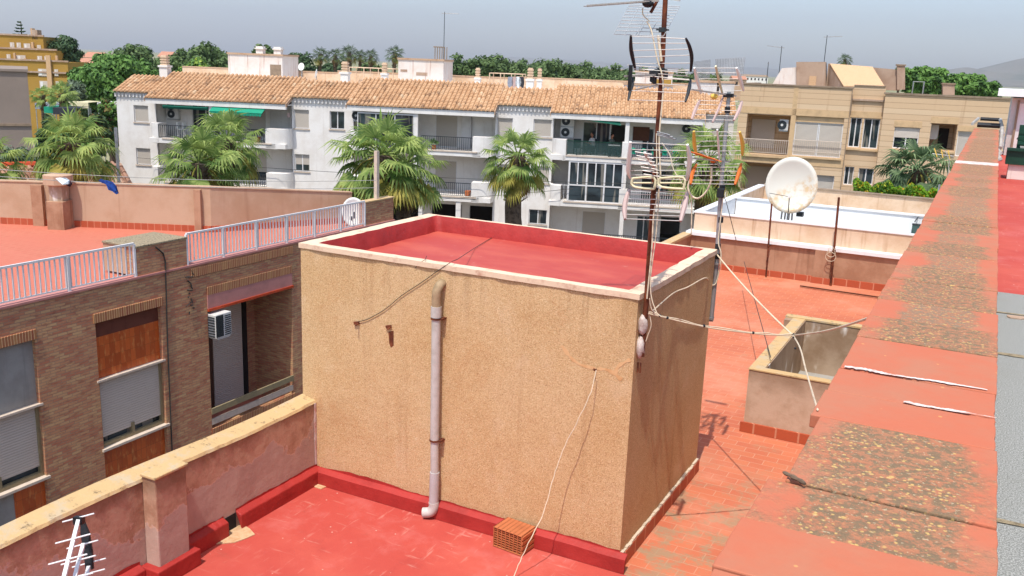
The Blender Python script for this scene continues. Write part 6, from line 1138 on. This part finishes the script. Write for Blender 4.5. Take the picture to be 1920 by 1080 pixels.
# skyline palms
sp = fan_palm('skyline_palm', 'bushy palm standing first in the far row behind the roofs', atD(600, 101, 150), .95, 30, mat='frond_far', old=4, dead=10, seed=21, nb=12, trunk_r=.3)
sp['group'] = 'far row of palms'
for a, b, D_, sc, lb in ((628, 103, 152, 1.0, 'second palm from the left in the far row behind the roofs'), (655, 98, 150, 1.1, 'tallest palm in the far row behind the roofs'), (675, 103, 155, .8, 'fourth palm in the far row behind the roofs'), (695, 104, 152, .95, 'last palm at the right of the far row'), (740, 99, 148, 1.05, 'lone far palm left of the middle stair hut'), (1585, 111, 130, .7, 'far palm top peeking over the brown hut of the tan building')):
    p = atD(a, b, D_); c0 = atD(600, 101, 150); c = clone(sp, loc=(p.x, p.y, p.z-(c0.z-GZ)*sc), rz=rnd.uniform(0, 6), label=lb, group='far row of palms', scale=sc)
# leafy trees: crowns of leaf sized faces gathered in clumps
def tree(name, label, px, top, wpx, D, hpx, mat, seed, group, n=2600, leaf=.33, flat=.75, trunk='bark', clumps=26):
    R_ = random.Random(seed); T = atD(px, top, D); k = D/F_; Rx = wpx*k/2; Rz = hpx*k/2; C = Vector((T.x, T.y, T.z-Rz)); root = thing(name, label, 'tree', (C.x, C.y, GZ), 0, group)
    m = MB(); base = Vector((C.x, C.y, GZ)); m.tube([base, base.lerp(C, .5)+Vector((R_.uniform(-.3, .3), 0, 0)), C], [.32, .24, .12], 7); cl = []
    clumps = int(clumps*1.5)
    for i in range(clumps):
        v = Vector((R_.gauss(0, 1), R_.gauss(0, 1), R_.gauss(0, 1))).normalized(); f = R_.uniform(.3, .86)
        c = C+Vector((v.x*Rx*f, v.y*Rx*f, v.z*Rz*f)); cl.append((c, R_.uniform(.2, .42)*min(Rx, Rz*1.3)))
        if i % 3 == 0: m.tube([C-Vector((0, 0, Rz*.5)), c], [.1, .04], 5)
    m.build('trunk', trunk, root); m = MB(); mm = mat if isinstance(mat, list) else [mat]
    for i in range(int(n*1.5)):
        c, r = cl[R_.randrange(clumps)]; v = Vector((R_.gauss(0, 1), R_.gauss(0, 1), R_.gauss(0, 1))).normalized(); p = c+Vector((v.x, v.y, v.z*flat))*r*R_.uniform(.55, 1.22)
        nrm = (v+Vector((R_.uniform(-.7, .7), R_.uniform(-.7, .7), R_.uniform(-.3, .9)))).normalized(); a = nrm.cross(Vector((R_.uniform(-1, 1), R_.uniform(-1, 1), R_.uniform(-1, 1)))).normalized(); b = nrm.cross(a); s_ = leaf*R_.uniform(.35, 1.0)
        m.add([p-a*s_, p+b*s_*.55+nrm*s_*.1, p+a*s_, p-b*s_*.55], [(0, 1, 2, 3)], 1 if (len(mm) > 1 and v.z > .1 and R_.random() < .35) else 0)
    m.build('crown', mm, root); return root
GT = 'trees behind the houses'
tree('broadleaf_tree', 'dark dense tree beside the ochre building', 118, 63, 84, 118, 95, 'leaf_dark', 41, GT, 4200, .42)
tree('broadleaf_tree', 'small dark palm like tree top touching the ochre building', 72, 64, 26, 122, 60, 'leaf_dark', 42, GT, 900, .4)
tree('broadleaf_tree', 'big bright green tree left of the first white house', 205, 100, 125, 88, 115, 'leaf_bright', 43, GT, 6500, .34, clumps=40)
tree('broadleaf_tree', 'bright green tree just behind the left roof verge', 262, 105, 70, 92, 90, 'leaf_bright', 44, GT, 3200, .34)
tree('broadleaf_tree', 'greyish olive tree in front of the dark dense tree', 140, 147, 48, 84, 50, 'leaf_olive', 45, GT, 1500, .25)
tree('broadleaf_tree', 'dark green bush below the bright tree beside the market', 172, 168, 60, 92, 60, 'leaf_dark', 46, GT, 2200, .3)
tree('flowering_tree', 'orange flowered tree beside the left end of the white houses', 205, 172, 62, 64, 110, ['leaf_bright', 'leaf_red'], 47, GT, 4200, .2, clumps=34)
tree('flowering_tree', 'lower orange flowered tree behind the yellowing palm', 172, 205, 60, 60, 90, ['leaf_dark', 'leaf_red'], 48, GT, 3200, .2)
tree('pine_tree', 'broad pine behind the wide white chimney', 245, 78, 90, 132, 70, 'leaf_pine', 49, GT, 4200, .42)
tree('pine_tree', 'pine right of the wide white chimney', 320, 98, 60, 128, 60, 'leaf_pine', 50, GT, 2600, .42)
tree('pine_tree', 'broad pine with two domes behind the left tiled roof', 392, 81, 90, 130, 70, 'leaf_pine', 51, GT, 4200, .42)
tree('pine_tree', 'domed pine behind the left stair hut', 490, 76, 46, 130, 60, 'leaf_pine', 52, GT, 2000, .42)
tree('pine_tree', 'low pine just left of the left stair hut', 452, 91, 44, 134, 55, 'leaf_pine', 53, GT, 1800, .42)
tree('broadleaf_tree', 'yellow flowering tree behind the left tiled roof', 378, 110, 95, 84, 60, ['leaf_bright', 'leaf_yellow'], 54, GT, 3400, .26)
tree('broadleaf_tree', 'dark tree right of the left stair hut', 556, 98, 60, 150, 50, 'leaf_dark', 55, GT, 2000, .5)
tree('broadleaf_tree', 'dark tree among the far palm trunks', 620, 110, 70, 158, 46, 'leaf_dark', 56, GT, 2200, .5); tree('broadleaf_tree', 'green tree under the last far palms', 695, 116, 70, 160, 40, 'leaf_pine', 57, GT, 2000, .5)
base = tree('pine_tree', 'first pine right of the middle stair hut', 862, 104, 66, 150, 66, 'leaf_pine', 58, 'pine wood on the skyline', 3600, .45, clumps=30)
b2 = tree('pine_tree', 'tall domed pine in the middle of the skyline wood', 905, 100, 80, 150, 70, 'leaf_pine', 59, 'pine wood on the skyline', 4200, .45, clumps=34)
p0 = [atD(862, 104, 150), atD(905, 100, 150)]
wood = [(845, 112, 158, .85), (935, 104, 153, .9), (965, 111, 156, .85), (985, 113, 160, .85), (1020, 107, 150, 1.0), (1050, 113, 157, .85), (1075, 117, 162, .9), (1095, 117, 155, .9), (1125, 121, 152, .85), (1150, 122, 160, .9), (1175, 126, 158, .8), (1205, 127, 164, .8), (1235, 128, 160, .8), (1275, 131, 166, .75), (1310, 133, 170, .7), (1345, 136, 175, .7), (790, 118, 165, .8)]
names = ['left edge', 'near left', 'left middle', 'dipping', 'rounded central', 'central low', 'overlapped', 'right central', 'right slope', 'lower right', 'sloping right', 'behind the first mast left', 'behind the black barred antenna', 'right of the rusty mast', 'left of the silver mast', 'behind the mesh reflector', 'behind the middle stair hut']
for i, ((a, t, D_, sc), nm) in enumerate(zip(wood, names)):
    src, q = (base, p0[0]) if i % 2 else (b2, p0[1]); p = atD(a, t, D_); clone(src, loc=(p.x, p.y, p.z-(q.z-GZ)*sc), rz=rnd.uniform(0, 6.28), label='skyline wood pine, '+nm+' one of the row', group='pine wood on the skyline', scale=sc)
rb1 = tree('pine_tree', 'bright pine behind the tall pinkish chimney', 1722, 121, 60, 92, 60, 'leaf_bright', 61, 'trees behind the tan building', 3600, .3, clumps=30)
q = atD(1722, 121, 92)
for a, t, sc, lb in ((1752, 124, 1.05, 'bright pine behind the small metal roof frame'), (1790, 134, 1.1, 'bright pine behind the short square chimney'), (1828, 136, .9, 'bright pine right of the short square chimney'), (1858, 150, .8, 'last bright pine before the white shed'), (1690, 124, .7, 'bright pine peeking left of the tall chimney')):
    p = atD(a, t, 92); clone(rb1, loc=(p.x, p.y, p.z-(q.z-GZ)*sc), rz=rnd.uniform(0, 6.28), label=lb, group='trees behind the tan building', scale=sc)
tree('broadleaf_tree', 'dark green shrubs between the brown wall and the yellowing palm', 92, 212, 60, 60, 110, 'leaf_dark', 71, GT, 2600, .24, clumps=30)
tree('broadleaf_tree', 'mid green shrubs directly behind the yellowing palm', 140, 218, 70, 58, 110, 'leaf_bright', 72, GT, 3000, .24, clumps=30)
tree('broadleaf_tree', 'weedy green bushes at the foot of the brown wall', 28, 268, 80, 42, 70, 'leaf_olive', 73, GT, 2200, .16, clumps=26)
tree('broadleaf_tree', 'tall green tree filling the gap behind the slim palms', 150, 118, 50, 100, 90, 'leaf_bright', 74, GT, 2400, .34, clumps=26)
tree('pine_tree', 'dark pine between the pine behind the chimney and the twin domed pine', 345, 92, 50, 138, 60, 'leaf_pine', 75, GT, 2200, .42); tree('pine_tree', 'low pine closing the gap left of the domed pine', 425, 98, 50, 142, 50, 'leaf_pine', 76, GT, 2000, .42)
for k, (a, za, b, zb, lb) in enumerate(((2.0, -2.2, 38.5, -1.9, 'thin cable sagging across the white houses under the upper balconies'), (9.0, -4.6, 30.0, -2.6, 'thin cable rising across the middle white house facade'))):
    MB().tube(catenary(toW(FW, a, -1.35, za), toW(FW, b, -1.35, zb), .35, 20), .014, 4).build('street_cable', 'cable_dark', label=lb, cat='cable', group='cables along the white houses')
# hedge with flowers
R_ = random.Random(77); hd = MB()
for i in range(7000):
    a = R_.uniform(1600, 1768); f = (a-1600)/168; t = 341+5*math.sin(a*.12)-3*math.sin(a*.31)+f*14; py = t+R_.uniform(0, 38)*(R_.random()**.7); D_ = 34.5+R_.uniform(0, 1.6)+f*-.5; p = atD(a, py, D_); s_ = R_.uniform(.03, .075); n_v = Vector((R_.uniform(-1, 1), R_.uniform(-1, .4), R_.uniform(-.2, 1))).normalized(); aa = n_v.cross(Vector((R_.random(), R_.random(), R_.random()))).normalized(); bb_ = n_v.cross(aa)
    hd.add([p-aa*s_, p+bb_*s_*.6, p+aa*s_, p-bb_*s_*.6], [(0, 1, 2, 3)], 1 if R_.random() < .14 else 0)
hg = thing('flowering_hedge', 'bright green hedge with yellow and orange flowers behind the white roof court', 'hedge', tuple(Vector((*atD(1690, 370, 35.3).xy, GZ)))); hd.build('foliage', ['hedge_leaf', 'hedge_flower'], hg)
m = MB()
for a in (1615, 1650, 1690, 1730, 1755): p = atD(a, 372, 35.3); m.tube([Vector((p.x, p.y, GZ)), p], .07, 6)
m.build('stems', 'bark', hg)
# araucaria
p = atD(38, 68, 128); t = atD(39, 41, 128); ar = thing('araucaria_tree', 'thin tiered araucaria conifer rising behind the ochre building', 'tree', (p.x, p.y, GZ)); MB().tube([(p.x, p.y, GZ), tuple(t)], [.3, .06], 6).build('trunk', 'bark', ar); m = MB(); R_ = random.Random(5)
for k in range(9):
    z = t.z-.1-k*.42; r = .25+k*.17
    for j in range(9):
        a = j*.698+k; tip = Vector((p.x+r*math.cos(a), p.y+r*math.sin(a), z+.15)); c = Vector((p.x, p.y, z)); m.tube([c, c.lerp(tip, .6)-Vector((0, 0, .05)), tip], [.06, .1, .04], 4)
m.build('crown', 'leaf_dark', ar)
# ================================================================ FAR LEFT BUILDINGS, MARKET, HILLS
A = atD(-60, 300, 46); B = atD(65, 300, 46); u = (B-A); u.z = 0; Lg = u.length; u.normalize(); gbld = thing('brown_blank_building', 'blank brownish grey rendered building at the left edge', 'building', (B.x, B.y, GZ), math.atan2(float(ray(66, 300)[1]), float(ray(66, 300)[0]))-math.pi/2, local=True)
z_ = atD(60, 134, 46).z-GZ; zc = atD(40, 232, 46).z-GZ; MB().box(-9, -.02, 0, 8, 0, z_).build('wall', 'grey_render', gbld); MB().box(-9, .03, -.08, 8, z_, z_+.12).build('coping', 'grey_render', gbld); MB().box(-9, .0, -.06, .0, zc-.06, zc+.06).build('string_course', 'stone_cap', gbld)
A = atD(-40, 120, 112); B = atD(62, 120, 112); u = (B-A); u.z = 0; Lo = u.length; u.normalize(); ob = thing('ochre_building', 'ochre yellow stepped apartment building with white windows at the top left', 'building', (A.x, A.y, GZ), math.atan2(u.y, u.x)+.12, local=True); kk = 112/F_
def oz(py): return atD(20, py, 112).z-GZ
X_ = lambda px: (px+40)*kk*1.0
levels = [((-40, 62), 66, 92, 3), ((-40, 92), 92, 113, 1.5), ((-40, 119), 113, 135, 0), ((-40, 119), 135, 200, 0)]
for i, ((a, b), t, bt, yy) in enumerate(levels):
    MB().box(-2, X_(b), yy, yy+8, oz(bt)-.5 if i < 3 else 0, oz(t)).build('wall', 'ochre_render', ob); MB().box(-2, X_(b)+.1, yy-.12, yy+.2, oz(t), oz(t)+.2).build('coping', 'pinkish_brown', ob)
    if i == 3: continue
for a, b, t, bt, yy in ((1, 9, 79, 89, 3), (13, 21, 79, 89, 3), (26, 38, 80, 90, 3), (50, 57, 82, 90, 3), (2, 9, 102, 112, 1.5), (19, 36, 103, 113, 1.5), (57, 66, 103, 112, 1.5), (70, 78, 103, 112, 1.5), (12, 20, 128, 140, 0), (25, 36, 128, 140, 0), (65, 80, 127, 141, 0), (94, 101, 127, 140, 0), (66, 80, 150, 166, 0), (95, 102, 150, 165, 0)):
    w = MB(); w.box(X_(a), X_(b), yy-.06, yy-.01, oz(bt), oz(t)); wo_ = w.build('window', 'shutter', ob); MB().box(X_(a)+.1, X_((a+b)/2)-.05, yy-.08, yy-.065, oz(bt)+.1, oz(t)-.1).build('pane', 'white_metal', wo_)
for a, b, t, bt, yy in ((17, 20, 99, 119, 1.3), (42, 46, 77, 90, 2.8), (36, 39, 108, 124, 1.3), (82, 90, 101, 165, -.1), (92, 96, 101, 114, 1.3)): MB().box(X_(a), X_(b), yy-.3, yy, oz(bt), oz(t)).build('pillar', 'lintel_orange' if False else 'pale_filler', ob)
MB().box(X_(42), X_(52), 3, 4.5, oz(72), oz(66)+.0+.8).build('chimney', 'pinkish_brown', ob); MB().box(X_(29), X_(32), 5, 6, oz(70), oz(50)).build('flue', 'pale_filler', ob)
# market stalls
def stall(px0, px1, pt, pb, D, mat, label, peaks=2):
    A, B = atD(px0, pb, D), atD(px1, pb, D); T = atD(px0, pt, D).z; u = B-A; u.z = 0; L_ = u.length; u.normalize(); r = thing('market_stall', label, 'market stall', (A.x, A.y, GZ), math.atan2(u.y, u.x), 'market stalls', local=True); zb, ztp = A.z-GZ, T-GZ; m = MB()
    for k in range(peaks): a, b = L_*k/peaks, L_*(k+1)/peaks; c = ((a+b)/2, 1.5, ztp); q = [(a, 0, zb+.5), (b, 0, zb+.5), (b, 3, zb+.5), (a, 3, zb+.5)]; m.add(q+[c], [(0, 1, 4), (1, 2, 4), (2, 3, 4), (3, 0, 4)]); m.box(a, b, -.02, 0, zb, zb+.5)
    m.build('canopy', mat, r)
    for x in (0.05, L_-.05):
        for y in (.05, 2.95): MB().tube([(x, y, 0), (x, y, zb+.4)], .04, 5).build('pole', 'galv', r)
stall(66, 112, 190, 204, 80, 'cloth_grey', 'pale blue grey market canopy by the brown wall', 1); stall(112, 140, 190, 202, 82, 'cream_plastic', 'cream market canopy with one peak', 1); stall(138, 166, 189, 202, 82, 'cream_plastic', 'cream market canopy right of the other cream one', 1); stall(183, 222, 190, 203, 82, 'white_plastic', 'white market canopy behind the orange flowered tree', 1)
stall(83, 106, 200, 212, 74, 'awning_bright', 'green market awning in front of the blue grey canopy', 1); stall(100, 140, 201, 214, 72, 'trouser', 'dark market awning before the cream canopies', 1)
# far houses
for px0, px1, pt, pb, D, mat, roof, lb in ((157, 186, 97, 130, 260, 'pink_white', 'far_roof', 'pinkish far house between the dark tree and the bright tree'), (140, 182, 108, 132, 220, 'pink_white', 'far_roof', 'lower pink roofed far house beside the dark tree'), (297, 318, 96, 110, 300, 'peach_render', 'far_roof', 'orange roofed far house behind the wide white chimney'), (318, 334, 99, 110, 320, 'white_render', 'stone_cap', 'white far house right of the wide chimney'), (1133, 1172, 129, 140, 700, 'white_render', 'stone_cap', 'long white far building over the skyline wood'), (1392, 1440, 139, 146, 800, 'white_render', 'stone_cap', 'low white far building left of the tan building'), (1262, 1300, 140, 150, 400, 'pink_white', 'far_roof', 'pale far house with orange roof between the two masts'), (1375, 1400, 142, 150, 420, 'peach_render', 'far_roof', 'peach far house left of the tan building')):
    A, B = atD(px0, pb, D), atD(px1, pb, D); T = atD(px0, pt, D).z-GZ; u = B-A; u.z = 0; L_ = u.length; u.normalize(); r = thing('far_house', lb, 'house', (A.x, A.y, GZ), math.atan2(u.y, u.x), 'far houses on the skyline', local=True); MB().box(0, L_, 0, 8, 0, T*.86).build('wall', mat, r); m = MB(); m.prism([(-.3, -.4, T*.86), (-.3, 8.4, T*.86), (-.3, 4, T)], (L_+.6, 0, 0)); m.build('roof', roof, r); m = MB(); k = max(2, int(L_/3))
    for i in range(k): a = L_*(i+.3)/k; m.box(a, a+L_/k*.4, -.05, 0, T*.6, T*.76)
    m.build('windows', 'dark_inside', r)
# mountains: ridges with body
def ridge(name, prof, D, mat, thick=1500, jitter=0):
    P = []; R2 = random.Random(len(prof))
    for i in range(len(prof)-1):
        (a, t), (b, t2) = prof[i], prof[i+1]; k = max(2, int((b-a)/6))
        for j in range(k): f = j/k; P.append(atD(a+(b-a)*f, t+(t2-t)*f+R2.uniform(-jitter, jitter), D))
    P.append(atD(*prof[-1], D)); m = MB(); back = Vector((_d[0], _d[1], 0)).normalized(); n_ = len(P); vs = []; rows = 5
    for r_ in range(rows+1):
        f = r_/rows
        for i, p in enumerate(P): z = GZ-1+(p.z-GZ+1)*(f**.85)*(1+.0*R2.random()); q = Vector((p.x, p.y, 0))-back*thick*(1-f)*(1+.25*math.sin(i*.9+r_)); vs.append((q.x, q.y, z))
    for i, p in enumerate(P): q = Vector((p.x, p.y, 0))+back*thick; vs.append((q.x, q.y, GZ-1))
    m.add(vs, [(r_*n_+i, r_*n_+i+1, (r_+1)*n_+i+1, (r_+1)*n_+i) for r_ in range(rows+1) for i in range(n_-1)]); m.build(name, mat, kind='structure', smooth=True)
plain('mountain', '#6e6a5c', .95, sc=.004, alt='#55594a')
ridge('mountain', [(1560, 160), (1700, 150), (1770, 138), (1800, 127), (1815, 126), (1835, 131), (1860, 130), (1885, 120), (1905, 112), (1925, 108), (1990, 96), (2080, 104), (2200, 150)], 7500, 'mountain', 1800, .5)
ridge('distant_hills', [(780, 122), (860, 110), (960, 107), (1060, 112), (1180, 120), (1300, 128), (1420, 126), (1500, 134), (1620, 150)], 15000, 'mountain', 1500, .6)
# haze: one closed box of even air
hz_ = MB(); hz_.box(-14500, 9500, -300, 15500, GZ-1, 900); hv = bpy.data.materials.new('haze'); hv.use_nodes = True; nt = hv.node_tree; nt.nodes.clear(); pv = nt.nodes.new('ShaderNodeVolumePrincipled'); pv.inputs['Color'].default_value = (.96, .965, 1, 1); pv.inputs['Density'].default_value = HAZE; pv.inputs['Anisotropy'].default_value = .3; oo = nt.nodes.new('ShaderNodeOutputMaterial'); nt.links.new(pv.outputs[0], oo.inputs['Volume']); MAT['haze'] = hv
hz_.build('haze', 'haze', kind='stuff')
